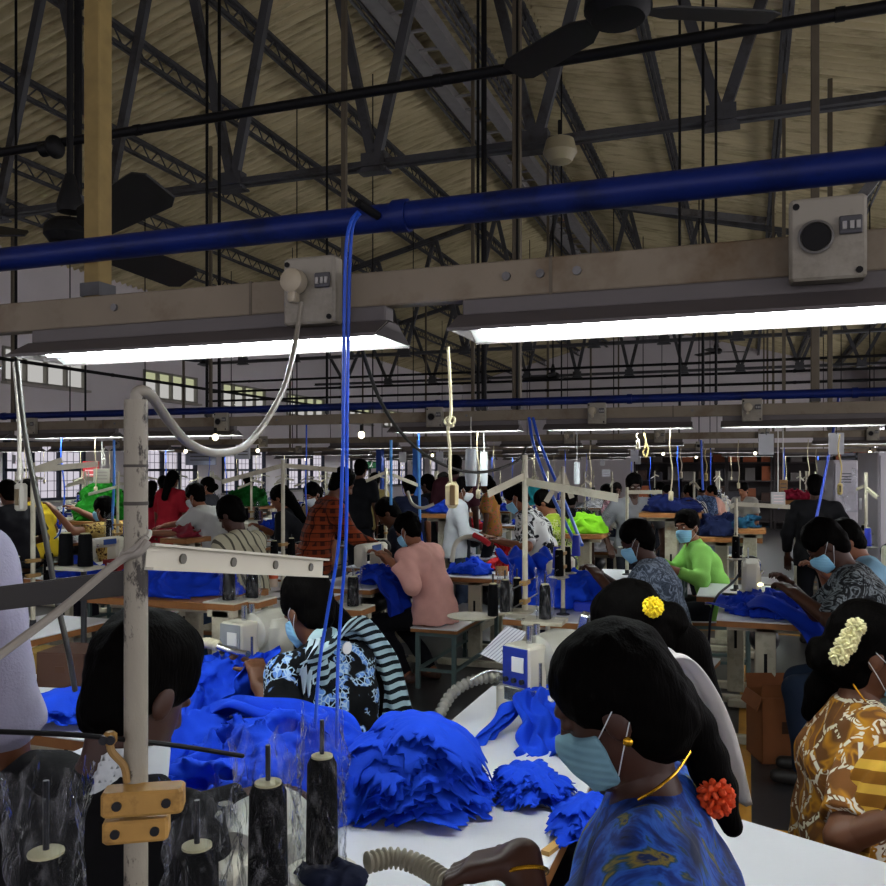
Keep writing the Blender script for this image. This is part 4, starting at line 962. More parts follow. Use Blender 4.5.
lw = t.n('ShaderNodeLayerWeight', {'Blend': .28, 'Normal': nm}); gl = t.n('ShaderNodeBsdfGlossy', {'Color': (.9, .92, .95, 1), 'Roughness': .1, 'Normal': nm}); tr = t.n('ShaderNodeBsdfTransparent', {'Color': (.93, .94, .95, 1)})
fc = t.math('ADD', t.math('MULTIPLY', t.math('POWER', lw.outputs['Facing'], 2.4), .95), .012)
hz = t.n('ShaderNodeBsdfDiffuse', {'Color': (.8, .82, .85, 1)}); wrinkle_glint = t.ramp(nz, [(.56, 0.0), (.66, 1.0)])  # pale diffuse streaks paint highlights onto the folds of the plastic
mx = t.n('ShaderNodeMixShader', {0: fc}); t.t.links.new(tr.outputs[0], mx.inputs[1]); t.t.links.new(gl.outputs[0], mx.inputs[2]); m2_ = t.n('ShaderNodeMixShader', {0: t.math('ADD', t.math('MULTIPLY', wrinkle_glint, .09), .008)}); t.t.links.new(mx.outputs[0], m2_.inputs[1]); t.t.links.new(hz.outputs[0], m2_.inputs[2]); t.t.links.new(m2_.outputs[0], t.out.inputs[0]); BAG = t.m
def make_cone(label, loc, group=None, **k):
    o = thing('thread_cone', label, 'thread cone', loc, group=group); return cone_parts(o, **k)
def make_stand(label, group=None, zt=1.62, z0=.75, arms=((1, .3), (-1, .3)), blocks=True, plate_z=1.0):
    o = thing('thread_stand', label, 'thread stand', group=group)
    cyl_part('pole', o, (0, 0, z0), (0, 0, zt), .0125, cream_m)
    b = MB(); b.lathe([(.04, 0), (.04, .006), (.018, .012), (.016, .04)], (0, 0, z0), 14); b.build('base_flange', dkmetal, o, 40)
    for k, (s, L) in enumerate(arms):
        b = MB(); b.bar((0, s*.01, zt-.1-.03*k), (.0, s*L, zt-.14-.05*k), .004, .025); b.bar((.008, s*.01, zt-.1-.03*k+.0105), (.008, s*L, zt-.14-.05*k+.0105), .018, .004); a = b.build('guide_arm', cream_m, o, 0)
    if blocks:
        for z in (.28, .36):
            b = MB(); b.box((.0, 0, z0+z), (.03, .09, .02), bev=.003); b.build('wooden_clamp', M('#8d6f3f', .7), o, 0)
            cyl_part('guide_rod', o, (.0, -.2, z0+z), (0, .24, z0+z), .0028, dkmetal, 6)
    for k, y in enumerate((-.11, .11)):
        b = MB(); b.lathe([(.055, 0), (.06, .004), (.02, .007)], (0, y, plate_z), 16); b.build('cone_plate', cream2_m, o, 40)
    b = MB(); b.box((0, 0, plate_z-.006), (.02, .24, .012)); b.build('plate_arm', cream_m, o, 0); return o
def hose(name, label, pts, r, mat, ring=None, cat='hose', seg=10):
    P = spline([Vector(p) for p in pts], 14)
    if ring:                                                       # corrugated duct
        L = [0]
        for a, c in zip(P[:-1], P[1:]): L.append(L[-1]+(c-a).length)
        n = int(L[-1]/ring)*4; Q = []; j = 0
        for i in range(n+1):
            s = L[-1]*i/n
            while j < len(L)-2 and L[j+1] < s: j += 1
            Q.append((P[j].lerp(P[j+1], (s-L[j])/max(1e-6, L[j+1]-L[j])), r*(1 if i % 4 in (1, 2) else .72)))
        b = MB(); b.rings(Q, 14)
    else:
        b = MB(); b.rings([(p, r) for p in P], seg)
    o = b.build(name, mat, None, 60); return tag(o, label, cat)
def tri(x): return abs((x % 1)*2-1)*2-1
def pile(name, label, c, size, H, n=26, mat=None, seed=0, cat='cloth', rz=0, group=None, jag=.05, spread=.5):
    """cut pieces folded over one another: every sheet bends over a common ridge and its ragged ends fan out"""
    g = np.random.default_rng(seed); b = MB(); a, w = size[0]/2, size[1]/2
    for k in range(n):
        t_ = (k+.5)/n; ang = g.normal()*spread; ox, oy = g.normal()*.15*a, g.normal()*.15*w
        L = (.55+.5*g.random())*(1.06-.22*t_); W_ = (.45+.4*g.random()); hk = H*(.10+.90*t_**.8); ph = g.random(8)*6; m = 22
        ca, sa = math.cos(ang), math.sin(ang); pw = 1.8+g.random()*1.2
        def fn(u, v):
            x, y = (2*u-1)*L, (2*v-1)*W_
            y += jag*(math.sin(8*x+ph[0])+.7*tri(5*x+ph[6]))*abs(v-.5)*2; x += jag*(.6*math.sin(9*y+ph[1])+1.2*tri(5.5*y+ph[2])+.7*tri(11*y+ph[7]))*abs(2*u-1)
            X, Y = x*ca-y*sa, x*sa+y*ca; rr = min(1.15, math.hypot(X*.95, Y*.75))
            z = hk*max(0.0, 1-(rr*.9)**pw)+.004*math.sin(5*X+ph[3])+.010*rr*rr*math.sin(6*Y+ph[4])+.008*rr*math.sin(9*math.atan2(Y, X+1e-3)+ph[5])
            return Vector((X*a+ox, Y*w+oy, max(.003+.012*t_*abs(math.sin(7*Y+ph[6])), z+.004)))
        b.sheet(fn, m, m)
    o = b.build(name, mat or BLUE, None, 60, thick=.0022); o.location = c; o.rotation_euler = (0, 0, rz); return tag(o, label, cat, group)
def heap(name, label, c, r, mat=None, seed=0, cat='cloth', h=.012, fr=30, amp=.02, group=None, rz=0):
    def f(P):
        d = el(P, (0, 0, r[2]*.12), r); w1 = wob(P, 1.0, fr, seed); w2 = wob(P, 1.0, fr*2.1, seed+3); w3 = wob(P, 1.0, fr*3.6, seed+7)
        return np.maximum(d+amp*(np.abs(w1)*1.7-.7)+amp*.55*(np.abs(w2)*1.6-.6)+amp*.3*(np.abs(w3)*1.6-.6), .002-P[:, 2])
    o = solid(name, [(f, npv((-r[0], -r[1], 0))*1.12-.01, npv(r)*1.22, h)], mat or BLUE, None, c, rz); return tag(o, label, cat, group)
def sheetcloth(name, label, path, wid, mat=None, ax=(0, 1, 0), amp=.015, seed=0, cat='cloth', th=.003, nv=22, taper=None):
    P = spline([Vector(p) for p in path], 10); n = len(P); g = np.random.default_rng(seed); ph = g.random(6)*6; b = MB(); A_ = Vector(ax).normalized()
    def fn(u, v):
        k = int(round(u*(n-1))); p = P[k]; d = (P[min(k+1, n-1)]-P[max(k-1, 0)]).normalized(); nn = d.cross(A_); nn = nn.normalized() if nn.length > 1e-4 else Vector((0, 0, 1))
        w = wid*(1 if taper is None else taper[0]+(taper[1]-taper[0])*u)
        return p+A_*((v-.5)*w+.012*math.sin(14*u+ph[0]))+nn*(amp*math.sin(13*v+3*u+ph[1])+amp*.6*math.sin(23*v-7*u+ph[2])+amp*.5*math.sin(17*u+5*v+ph[3]))
    b.sheet(fn, n, nv); o = b.build(name, mat or BLUE, None, 70, thick=th); return tag(o, label, cat)
def carton(label, loc, size, rz=0, open_=True, col='#7a4a26', name='cardboard_box', group=None):
    o = thing(name, label, 'box', loc, rz, group); w, d, h = size; m = M(col, .85, var=.15); b = MB(); t_ = .006
    b.box((0, 0, t_/2), (w, d, t_))
    for s in (-1, 1): b.box((s*(w/2-t_/2), 0, h/2), (t_, d, h)); b.box((0, s*(d/2-t_/2), h/2), (w, t_, h))
    b.build('carton_wall', m, o, 0)
    for k, (s, hor) in enumerate(((-1, 0), (1, 0), (-1, 1), (1, 1))):
        b = MB()
        if open_:
            if hor: b.bar((s*w/2, 0, h), (s*(w/2+.03), 0, h-.07 if s < 0 else h+.06), d, t_, up=(0, 0, 1))
            else: b.box((0, s*(d/2-.0), h+.04), (w, t_, .08), R=Matrix.Rotation(-s*.25, 3, 'X'))
        else:
            if hor: continue
            b.box((0, s*d/4, h+t_/2), (w, d/2-.002, t_))
        b.build('flap', m, o, 0)
    b = MB(); b.box((.0, -d/2-.001, h*.55), (w*.2, .002, h*.18)); b.build('printed_mark', M('#3c2110', .9), o, 0); return o
# ================================================================== the near tables
def put(o, x, y, rz=0, z=0): o.location = (x, y, z); o.rotation_euler = (0, 0, rz); return o
TZ = .75
def tab(x0, x1, y0, y1, label, **k): return put(make_table(label, x1-x0, y1-y0, **k), (x0+x1)/2, (y0+y1)/2)
tab(-.95, -.4, .66, 2.1, 'long white table under the big blue bundle, in front of the braided woman')
tab(-.95, -.4, 2.12, 3.22, 'white table with the cream and blue overlock machine, beyond the blue bundle')
o = make_table('bare white table at the bottom right corner', .80, .5); put(o, .156, 1.84, math.radians(-24.6))
tab(-1.92, -1.36, .95, 2.08, 'white table at the lower left under the bent black clad worker', motor=False)
tab(-2.3, -1.68, 2.14, 3.3, 'white table of the woman in the blue printed dress')
tab(-1.33, -.98, 1.4, 2.4, 'narrow white side table buried under crumpled blue cloth', motor=False)
tab(-3.2, -2.36, 1.95, 3.1, 'white table at the left with a blue cloth pile and brown boxes', motor=False)
# seats of the nearest workers
def seat_for(i, label, w=.36, L=.5, dx=0, dy=0, **k):
    x, y = i['xy']; o = make_bench(label, w, L, max(.3, i['seat']*i['sc']-.005), **k); return put(o, x+dx, y+dy, i['rz'])
for i, lb in ((A, 'white topped stool under the braided woman'), (B, 'white topped stool under the woman with the yellow flower'), (C_, 'white topped stool under the woman in the blue printed dress'), (D, 'stool under the bent black clad worker'), (Fw, 'stool under the woman in the mustard saree'),
              (G_, 'stool under the man in the dark printed shirt'), (H_, 'stool under the man in the blue grey printed shirt'), (I_, 'stool under the man in the lime green shirt'), (S_, 'stool under the woman in the yellow and black printed top'), (AA, 'stool under the person in light blue')):
    seat_for(i, lb)
x, y = J_['xy']; put(make_bench('long white topped bench with grey green legs under the man in pink', .36, 1.2, J_['seat']-.005), -2.14, 6.36)
x, y = Q_['xy']; put(make_bench('tan topped bench under the man in the cream striped shirt', .36, .8, Q_['seat']-.005, topm=M('#9c8f70', .5)), x+.02, y-.05)
# ---- machines on the near tables
m1 = put(make_overlock('cream overlock machine with a blue panel beside the head of the braided woman'), -.67, 2.92, math.radians(-25), TZ)
m2 = put(make_overlock('cream overlock machine in front of the woman in the blue printed dress', panel=grey_m), -1.86, 2.98, math.radians(-12), TZ)
m3 = put(make_overlock('grey overlock machine half hidden behind the bagged thread cones', panel=grey_m), -.78, 1.2, math.radians(10), TZ)
def sw(label, p, rz=0):
    o = thing('switch_box', label, 'switch', p, rz); b = MB(); b.box((0, 0, .035), (.05, .04, .07), bev=.004); b.build('housing', grey_m, o, 30)
    for k in (-1, 1):
        for z in (.02, .045): b = MB(); b.cyl((.012*k, -.02, z), (.012*k, -.026, z), .008, seg=10); b.build('button', black_m, o)
    return o
q = PD(232, 648, 3.1); sw('small grey switch block beside the overlock of the woman in blue print', (q.x, q.y, TZ+.02), .3)
# ---- foreground thread stand with bagged cones
PX, PY_ = PD(136, 500, .92).x, PD(136, 500, .92).y
st = thing('thread_stand', 'tall white painted thread stand with a perforated arm, nearest the camera', 'thread stand', (PX, PY_, TZ)); L0 = lambda p: Vector(p)-Vector((PX, PY_, TZ))
wp = NT('chipped_white_paint'); n1 = wp.noise(26, 6, wp.coord('Object', (1, 1, .45)), .75); n2 = wp.noise(5, 3)
chip = wp.ramp(n1, [(.54, 0.0), (.60, 1.0)]); pm = wp.fin(wp.mix(chip, wp.mix(n2, '#7f7a6c', '#9c9686'), '#2f2a24'), .5, normal=wp.bump(n1, .2))
cyl_part('pole', st, (0, 0, 0), (0, 0, 1.676-TZ), .0125, pm, 20)
b = MB(); b.lathe([(.045, 0), (.045, .008), (.018, .014), (.017, .05)], (0, 0, 0), 16); b.build('base_flange', dkmetal, st, 40)
for zz, hh in ((1.603, .003), (1.562, .004)):
    b = MB(); b.lathe([(.0130, 0), (.0130, hh)], (0, 0, zz-TZ), 20, cap=False); b.build('tape_band', M('#3f3a34', .6, var=.3, scale=80), st, 40)
def perf_arm(a, c, w, n, nm='guide_arm', mat=cream2_m):
    a, c = L0(a), L0(c); b = MB(); d = (c-a); b.bar(a, c, .003, w); u = d.normalized(); x = u.cross(Vector((0, 0, 1))).normalized(); up_ = x.cross(u)
    for s in (-1, 1): b.bar(a+up_*s*w/2+x*.006, c+up_*s*w/2+x*.006, .012, .003, up=up_)
    o = b.build(nm, mat, st, 0)
    for k in range(n):
        h_ = MB(); p = a+d*((k+.6)/n); h_.cyl(p+x*.001, p+x*.004, .006, seg=12)
        h_.build('rivet', M('#5d5a50', .5), o, 40)
    return o
perf_arm((PX+.012, PY_, 1.507), PD(322, 568, 1.32), .026, 4)
perf_arm((PX-.01, PY_-.005, 1.478), PD(-12, 600, .97), .024, 2, mat=M('#23211d', .5, var=.1))
b = MB(); b.tube([L0(PD(*q)) for q in ((148, 541, .9), (138, 553, .895), (118, 562, .9), (60, 610, .86), (-10, 662, .8))], .0045, 8, 6); b.build('cable_tie_strap', M('#8d887e', .5), st)
b = MB(); b.tube([L0((PX+.013*math.cos(a), PY_+.013*math.sin(a), 1.52+.012*math.sin(a+.6))) for a in np.linspace(0, 2*PI, 17)], .004, 8); b.build('strap_loop', M('#a5a096', .5), st)
wd = M('#a98242', .6, var=.25, scale=40, dirt='#5a3c18')
def blk(px, py, d, s, rz, lab='wooden_clamp'):
    p = L0(PD(px, py, d)); b = MB(); b.box(p, s, rz=rz, bev=.003); o = b.build(lab, wd, st, 0)
    R = Matrix.Rotation(rz, 3, 'Z')
    for k in (-.3, .3): c = MB(); c.cyl(p+R@Vector((k*s[0], -s[1]/2-.0005, 0)), p+R@Vector((k*s[0], -s[1]/2-.003, 0)), .005, seg=10); c.build('screw', dkmetal, o)
blk(144, 799, .9, (.082, .03, .026), YAW+.18); blk(137, 827, .905, (.066, .028, .024), YAW+.2); blk(110, 738, .9, (.013, .013, .014), YAW)
b = MB(); b.tube([L0(PD(*q)) for q in ((-20, 731, .86), (60, 734, .88), (110, 738, .9), (180, 746, .98), (243, 756, 1.05))], .0028, 8, 5); b.build('guide_rod', black_m, st)
b = MB(); b.tube([L0(PD(*q)) for q in ((110, 742, .9), (112, 752, .9), (124, 766, .905), (127, 782, .908))], .004, 8, 5); b.build('clamp_rod', M('#8d6f3f', .6), st)
b = MB(); b.cyl((0, 0, .985-TZ-.006), (0, 0, .985-TZ+.006), .026, seg=14)
b.bar((0, 0, .985-TZ), L0((PD(322, 800, 1.3).x, PD(322, 800, 1.3).y, .985)), .03, .008); b.bar((0, 0, .985-TZ), L0((PD(46, 800, .95).x, PD(46, 800, .95).y, .985)), .03, .008); b.build('plate_arm', cream_m, st, 0)
CN = [(46, .95, 'fat black thread cone under crumpled clear plastic at the lower left', .178, .029), (197, 1.03, 'bagged black thread cone just right of the white painted pole', .150, .027), (268, 1.14, 'bagged black thread cone, second from the right of the near stand', .186, .027), (322, 1.3, 'bagged black thread cone standing on a dark cloth, closest to the blue bundle', .168, .0245)]
for k, (px, d, lb, h, r) in enumerate(CN):
    p = PD(px, 800, d); b = MB(); b.lathe([(.05, 0), (.056, .005), (.02, .008)], L0((p.x, p.y, .982)), 20); b.build('cone_plate', cream2_m, st, 40)
    make_cone(lb, (p.x, p.y, .99), h=h, r0=r, r1=r*.93, bag=True, spindle=[.085, .06, .055, .06][k], seed=k+11)
p = PD(334, 868, 1.27); heap('cloth_scrap', 'dark navy cloth scrap under the right hand bagged cone', (p.x, p.y, .9905), (.062, .05, .02), cloth('#10162c'), 5, h=.005, fr=60, amp=.004)
hose('suction_hose', 'ribbed grey suction hose at the bottom edge beside the white table', [PD(366, 863, 1.34), PD(395, 858, 1.36), PD(425, 868, 1.34), PD(455, 892, 1.28), PD(470, 930, 1.2)], .017, M('#8f8a78', .5), .0095)
# ---- ribbed hoses at the overlocks
hose('suction_hose', 'ribbed grey suction hose arching beside the cream and blue overlock', [PD(436, 745, 2.75), PD(437, 722, 2.82), PD(452, 694, 2.9), PD(475, 680, 2.95), PD(500, 677, 2.98)], .021, M('#77756e', .5), .02)
hose('chrome_nozzle', 'chrome nozzle at the end of the arching suction hose', [PD(496, 677, 2.97), PD(515, 684, 2.98), PD(534, 690, 2.98)], .013, chrome, None, 'nozzle')
hose('wire_loop', 'thin bright wire curved over the arching suction hose', [PD(470, 680, 2.9), PD(488, 671, 2.92), PD(505, 673, 2.93), PD(530, 687, 2.95)], .004, chrome, None, 'wire')
hose('suction_hose', 'cream ribbed hose beside the overlock of the woman in blue print', [PD(182, 652, 3.3), PD(196, 645, 3.25), PD(208, 643, 3.2), PD(219, 646, 3.16)], .021, M('#c4bd9f', .5), .017)
hose('chrome_nozzle', 'chrome nozzle on the cream ribbed hose', [PD(218, 646, 3.16), PD(232, 651, 3.12), PD(248, 654, 3.06)], .012, chrome, None, 'nozzle')
# ---- blue cloth on the near tables
def onT(px, py): p = PZ(px, py, TZ); return p
p = onT(416, 806); pile('cloth_bundle', 'big thick bundle of royal blue cut cloth on the near white table', (p.x-.02, p.y+.03, TZ), (.33, .33), .215, 80, seed=9, rz=.5, jag=.06, spread=.8)
p = onT(531, 797); pile('cloth_stack', 'small ragged stack of blue cut pieces beside the blue mask', (p.x, p.y, TZ), (.165, .18), .075, 30, seed=4, rz=.3, jag=.09)
p = onT(583, 826); pile('cloth_stack', 'little stack of blue pieces tucked by the sleeve of the braided woman', (p.x+.01, p.y, TZ), (.13, .2), .06, 20, seed=6, rz=-.3, jag=.06)
sheetcloth('blue_cloth', 'blue cloth piece hanging from the overlock onto the table, pointed end at left', [PD(544, 690, 2.9), PD(522, 700, 2.82), PD(500, 722, 2.73), PD(476, 752, 2.62)], .20, ax=(.3, 1, .1), amp=.014, seed=3, taper=(.7, 1.1))
sheetcloth('blue_cloth', 'blue cloth piece falling straight from the overlock behind the mask', [PD(535, 692, 2.84), PD(540, 715, 2.72), PD(542, 740, 2.6), PD(538, 757, 2.52)], .14, ax=(1, .35, 0), amp=.014, seed=8)
b = MB(); q0, q1 = onT(545, 856), onT(571, 836); b.bar((q0.x, q0.y, TZ+.006), (q1.x, q1.y, TZ+.006), .02, .01); tag(b.build('wooden_ruler', M('#b08a4e', .6), None, 0), 'wooden strip on the white table by the bangled wrist', 'strip')
heap('cloth_heap', 'crumpled royal blue heap on the side table, left of the big bundle', (-1.15, 1.9, TZ), (.25, .36, .17), BLUE, 21, fr=24, amp=.04, h=.008)
heap('cloth_heap', 'blue heap at the hand of the woman in the blue printed dress', (-1.80, 2.72, TZ), (.26, .27, .13), BLUE, 23, fr=26, amp=.035, h=.009)
heap('cloth_heap', 'low blue heap behind the head of the black clad worker', (-1.52, 2.05, .70), (.22, .26, .16), BLUE, 26, fr=22, amp=.035, h=.011)
b = MB(); b.box((-1.52, 2.05, .68), (.34, .5, .03)); b.cyl((-1.52, 2.05, 0), (-1.52, 2.05, .67), .03); b.cyl((-1.52, 2.05, 0), (-1.52, 2.05, .02), .2); tag(b.build('side_stand', cream_m, None, 30), 'small stand carrying the low blue heap', 'stand')
sheetcloth('blue_cloth', 'smooth blue cloth draped in a rounded fold beside the bagged cones', [(-1.62, 2.24, .80), (-1.52, 2.22, .87), (-1.40, 2.2, .90), (-1.26, 2.17, .90), (-1.13, 2.14, .885), (-1.07, 2.11, .82), (-1.06, 2.1, .76)], .17, ax=(.25, 1, 0), amp=.018, seed=5)
sheetcloth('blue_cloth', 'blue cloth held up at the hand of the woman in blue print', [PD(262, 654, 2.96), PD(256, 668, 2.92), PD(250, 690, 2.9), PD(228, 706, 2.95)], .16, ax=(.4, 1, .2), amp=.012, seed=9)
p = onT(53, 724); pile('cloth_pile', 'blue cloth pile on the left table beside the lavender shirt', (p.x, p.y+.08, TZ), (.32, .30), .09, 22, seed=12)
q = PZ(62, 690, TZ); carton('dark brown box with a small white label on the left table', (q.x-.05, q.y+.12, TZ), (.2, .2, .13), .2, False, '#3a2114'); 
q = PZ(35, 668, TZ); carton('flat yellow brown box behind the dark box', (q.x+.12, q.y+.0, TZ), (.26, .16, .08), .1, False, '#7a6224')
# ---- table, carton and cloth of the man in the dark printed shirt
tab(-.17, .36, 5.08, 6.2, 'white table with a cream leg under dark blue cloth, at the right')
sheetcloth('blue_cloth', 'dark blue cloth spread over the right table and hanging off its end', [(-.12, 5.62, .785), (.02, 5.45, .80), (.15, 5.33, .85), (.28, 5.2, .82), (.40, 5.05, .74), (.47, 4.96, .55), (.5, 4.93, .38)], .55, BLUE2, ax=(.55, .8, 0), amp=.022, seed=4, taper=(.8, .8))
q = PZ(779, 764, 0); carton('open brown carton beside the cream table leg on the floor', (q.x, q.y+.12, 0), (.27, .24, .36), YAW, True, '#7d4a26')
heap('blue_cloth', 'crumpled dark blue cloth heaped on the right table under the hands', (.10, 5.47, TZ), (.22, .3, .10), BLUE2, 41, fr=20, amp=.04, h=.013)
m4 = put(make_lockstitch('white sewing machine with a lit needle lamp in front of the dark printed shirt'), .02, 5.75, 0, TZ)
b = MB(); b.ell((.06, 5.55, .90), (.03, .02, .012), seg=12, rn=8); tag(b.build('needle_lamp', emit('#ffe9a8', 2), None), 'small yellow needle lamp glowing on the right machine', 'lamp')
# ---- J's table, H's table
x, y = J_['xy']; tab(x-.86, x-.33, y-.45, y+.75, 'wood edged table in front of the man in pink')
heap('blue_cloth', 'blue cloth at the hands of the man in pink', (x-.45, y-.05, TZ), (.17, .24, .12), BLUE2, 31, fr=22, amp=.035, h=.014)
sheetcloth('blue_cloth', 'blue cloth falling from the table onto the lap of the man in pink', [(x-.5, y-.15, .78), (x-.36, y-.2, .82), (x-.26, y-.2, .7), (x-.2, y-.2, .55)], .4, BLUE2, amp=.02, seed=12)
put(make_lockstitch('white sewing machine in front of the man in pink'), x-.6, y+.15, 0, TZ)
x, y = H_['xy']; tab(x-.9, x-.35, y-.55, y+.65, 'white table with red and white cloth in front of the blue grey printed shirt')
heap('red_cloth', 'red cloth on the table of the man in the blue grey printed shirt', (x-.52, y+.1, TZ), (.13, .17, .07), cloth('#a81d22'), 32, fr=26, amp=.03, h=.013)
heap('white_cloth', 'white cloth beside the red cloth by the blue grey printed shirt', (x-.42, y+.34, TZ), (.12, .2, .06), cloth('#cfcfd2', var=.04), 33, fr=26, amp=.025, h=.013)
b = MB(); b.box((x-.5, y-.12, TZ+.03), (.12, .16, .06), bev=.01); tag(b.build('blue_tray', M('#1b35b5', .4), None, 30), 'flat blue tray on the table by the blue grey printed shirt', 'tray')
put(make_lockstitch('cream sewing machine left of the blue grey printed shirt'), x-.72, y+.2, 0, TZ)
p = PZ(468, 574, TZ); tab(p.x-.3, p.x+.45, p.y-.2, p.y+.75, 'white table carrying a blue heap right behind the man in pink')
heap('cloth_heap', 'blue heap on the white table right behind the man in pink', (p.x, p.y+.05, TZ), (.19, .16, .11), BLUE, 36, fr=24, amp=.035, h=.014)
heap('red_cloth', 'red cloth on the table beyond the blue heap', (p.x+.2, p.y+.35, TZ), (.2, .12, .1), cloth('#a01c22'), 37, fr=26, amp=.03, h=.016)
b = MB(); b.lathe([(.05, 0), (.05, .09), (.03, .09), (.03, .0)], (p.x+.28, p.y+.02, TZ), 18); tag(b.build('tape_roll', M('#b0803c', .5), None), 'tan roll of tape on the table beside the red cloth', 'roll')
hose('hose', 'curved cream hose with a red grip above the blue heap', [PD(452, 562, 6.1), PD(455, 545, 6.1), PD(463, 538, 6.1), PD(476, 536, 6.0)], .018, M('#b9b6a4', .5))
hose('hose_grip', 'red grip at the end of the curved cream hose', [PD(474, 535, 6.0), PD(482, 539, 5.95), PD(489, 544, 5.9)], .02, M('#b5202a', .5), None, 'grip')
sheetcloth('red_cloth', 'narrow red cloth hanging from the hands of the floral topped woman', [PD(502, 543, 6.4), PD(503, 553, 6.4), PD(504, 566, 6.4)], .1, cloth('#a81d22'), ax=(1, .3, 0), amp=.01)
sheetcloth('blue_cloth', 'long blue cloth draped below the floral topped woman', [PD(518, 552, 5.9), PD(530, 560, 5.7), PD(538, 578, 5.6), PD(545, 598, 5.5)], .35, BLUE, ax=(1, .3, 0), amp=.03, seed=2)
heap('cloth_heap', 'blue heap with blue thread cones between the thread stands', (PD(566, 570, 5.3).x, PD(566, 570, 5.3).y, .76), (.25, .2, .19), BLUE, 38, fr=20, amp=.045, h=.014)
for k, (px, py, d) in enumerate(((557, 557, 5.15), (576, 545, 5.4))):
    q = PD(px, py, d); make_cone(['blue thread cone, left one above the blue heap', 'blue thread cone, right one above the blue heap'][k], (q.x, q.y, q.z-.07), h=.13, r0=.028, r1=.022, mat=thread_blue, spindle=0)
p = PD(411, 600, 4.6)
# plate stand with black cones and a paper, in front of the bench
ps = PD(503, 632, 3.5); s2 = make_stand('cream thread stand with wooden clamps behind the cream and blue overlock', zt=1.665, arms=((1, .01),), plate_z=.98); put(s2, PD(525, 560, 3.7).x, PD(525, 560, 3.7).y, 0, 0)
PX2, PY2 = s2.location.x, s2.location.y
b = MB(); b.bar((0, 0, 1.575), Vector(PD(488, 494, 3.5))-s2.location, .005, .03); b.bar((0, 0, 1.55), Vector(PD(618, 498, 3.3))-s2.location, .005, .032); b.build('long_arm', cream_m, s2, 0)
b = MB(); b.lathe([(.10, 0), (.105, .006), (.02, .012)], (Vector(PD(472, 617, 3.55))-s2.location)*1, 24); b.lathe([(.08, 0), (.085, .006), (.02, .012)], (Vector(PD(515, 612, 3.7))-s2.location)*1, 24); b.build('round_tray', cream_m, s2, 40)
b = MB(); b.bar((0, 0, (PD(472, 617, 3.55).z)), Vector(PD(472, 617, 3.55))-s2.location, .03, .01); b.bar((0, 0, PD(515, 612, 3.7).z), Vector(PD(515, 612, 3.7))-s2.location, .03, .01); b.build('tray_arm', cream_m, s2, 0)
for k, (px, py, d, h, bag, lb) in enumerate(((493, 616, 3.52, .13, False, 'bare black thread cone on the round cream tray'), (505, 612, 3.66, .135, True, 'bagged black thread cone on the round cream tray'), (517, 608, 3.78, .13, False, 'black thread cone close behind the bagged one on the round tray'))):
    q = PD(px, py, d); make_cone(lb, (q.x, q.y, q.z), h=h, r0=.022, r1=.02, bag=bag, spindle=.045, seed=k+31)
q = PD(545, 619, 3.4); make_cone('bagged black thread cone right of the thread stand pole', (q.x, q.y, q.z), h=.135, r0=.024, r1=.022, bag=True, spindle=.045, seed=51)
b = MB(); b.box((q.x, q.y, q.z-.008), (.16, .14, .014)); tag(b.build('cone_shelf', cream_m, None, 0), 'small cream shelf under the bagged cone right of the pole', 'shelf')
cyl_ = MB(); cyl_.cyl((q.x, q.y+.05, TZ), (q.x, q.y+.05, q.z-.015), .01); tag(cyl_.build('shelf_post', cream_m), 'short post under the small cream shelf', 'post')
b = MB(); c0 = [PD(480, 654, 3.3), PD(507, 626, 3.35), PD(527, 632, 3.3), PD(507, 666, 3.25)]
b.sheet(lambda u, v: c0[0].lerp(c0[1], u).lerp(c0[3].lerp(c0[2], u), v)+Vector((0, -.012*math.sin(PI*u), 0)), 8, 8)
pp_ = NT('ruled_paper'); x_ = pp_.sep(pp_.coord('Object', rot=(0, .75, 0))); ln = pp_.math('GREATER_THAN', pp_.math('SINE', pp_.math('MULTIPLY', x_[2], 560.0)), .82)
o = b.build('paper_sheet', pp_.fin(pp_.mix(ln, '#c9cad0', '#6e7080'), .8), None, 0, thick=.001); tag(o, 'ruled paper sheet hanging beside the cream and blue overlock', 'paper')
b = MB(); q = PD(578, 636, 2.75); b.box((q.x, q.y, q.z-.05), (.03, .05, .26), R=Matrix.Rotation(.22, 3, 'Y')@Matrix.Rotation(.1, 3, 'X'), bev=.004); b.box((q.x+.02, q.y+.01, q.z-.05), (.014, .04, .24), R=Matrix.Rotation(.22, 3, 'Y')); tag(b.build('control_panel', chrome, None, 30), 'upright silver control panel beside the yellow flower woman', 'panel')
b = MB(); b.cyl((q.x, q.y+.02, TZ), (q.x, q.y+.02, q.z-.15), .012); tag(b.build('panel_post', chrome), 'short post under the silver control panel', 'post')
# ================================================================== goods, cords and stands between the lines
gt = make_table('white sewing table with cream legs in the further lines', .55, 1.12, group='sewing tables in the further lines')
gm = make_lockstitch('cream sewing machine with a blue name strip in the further lines', group='sewing machines in the further lines')
go = make_overlock('cream overlock machine with a blue side panel in the further lines', group='overlock machines in the further lines')
gs = make_stand('cream thread stand with two guide arms in the further lines', group='thread stands in the further lines', zt=1.58)
gc = make_cone('black thread cone on a stand in the further lines', (0, 0, 0), group='black cones in the further lines', h=.15, spindle=.03)
gb = make_cone('thread cone under clear plastic in the further lines', (0, 0, 0), group='bagged cones in the further lines', h=.15, bag=True, spindle=.05, seed=3)
gl = make_cone('blue thread cone on a stand in the further lines', (0, 0, 0), group='blue cones in the further lines', h=.14, mat=thread_blue, spindle=.03)
gn = make_bench('bare bench with steel legs in the further lines', .34, .6, .46, group='benches in the further lines')
rg = random.Random(5)
TAB = lambda x, y: any(abs(x-a) < w+.02 and abs(y-b_) < l+.02 for a, b_, w, l in TABS)
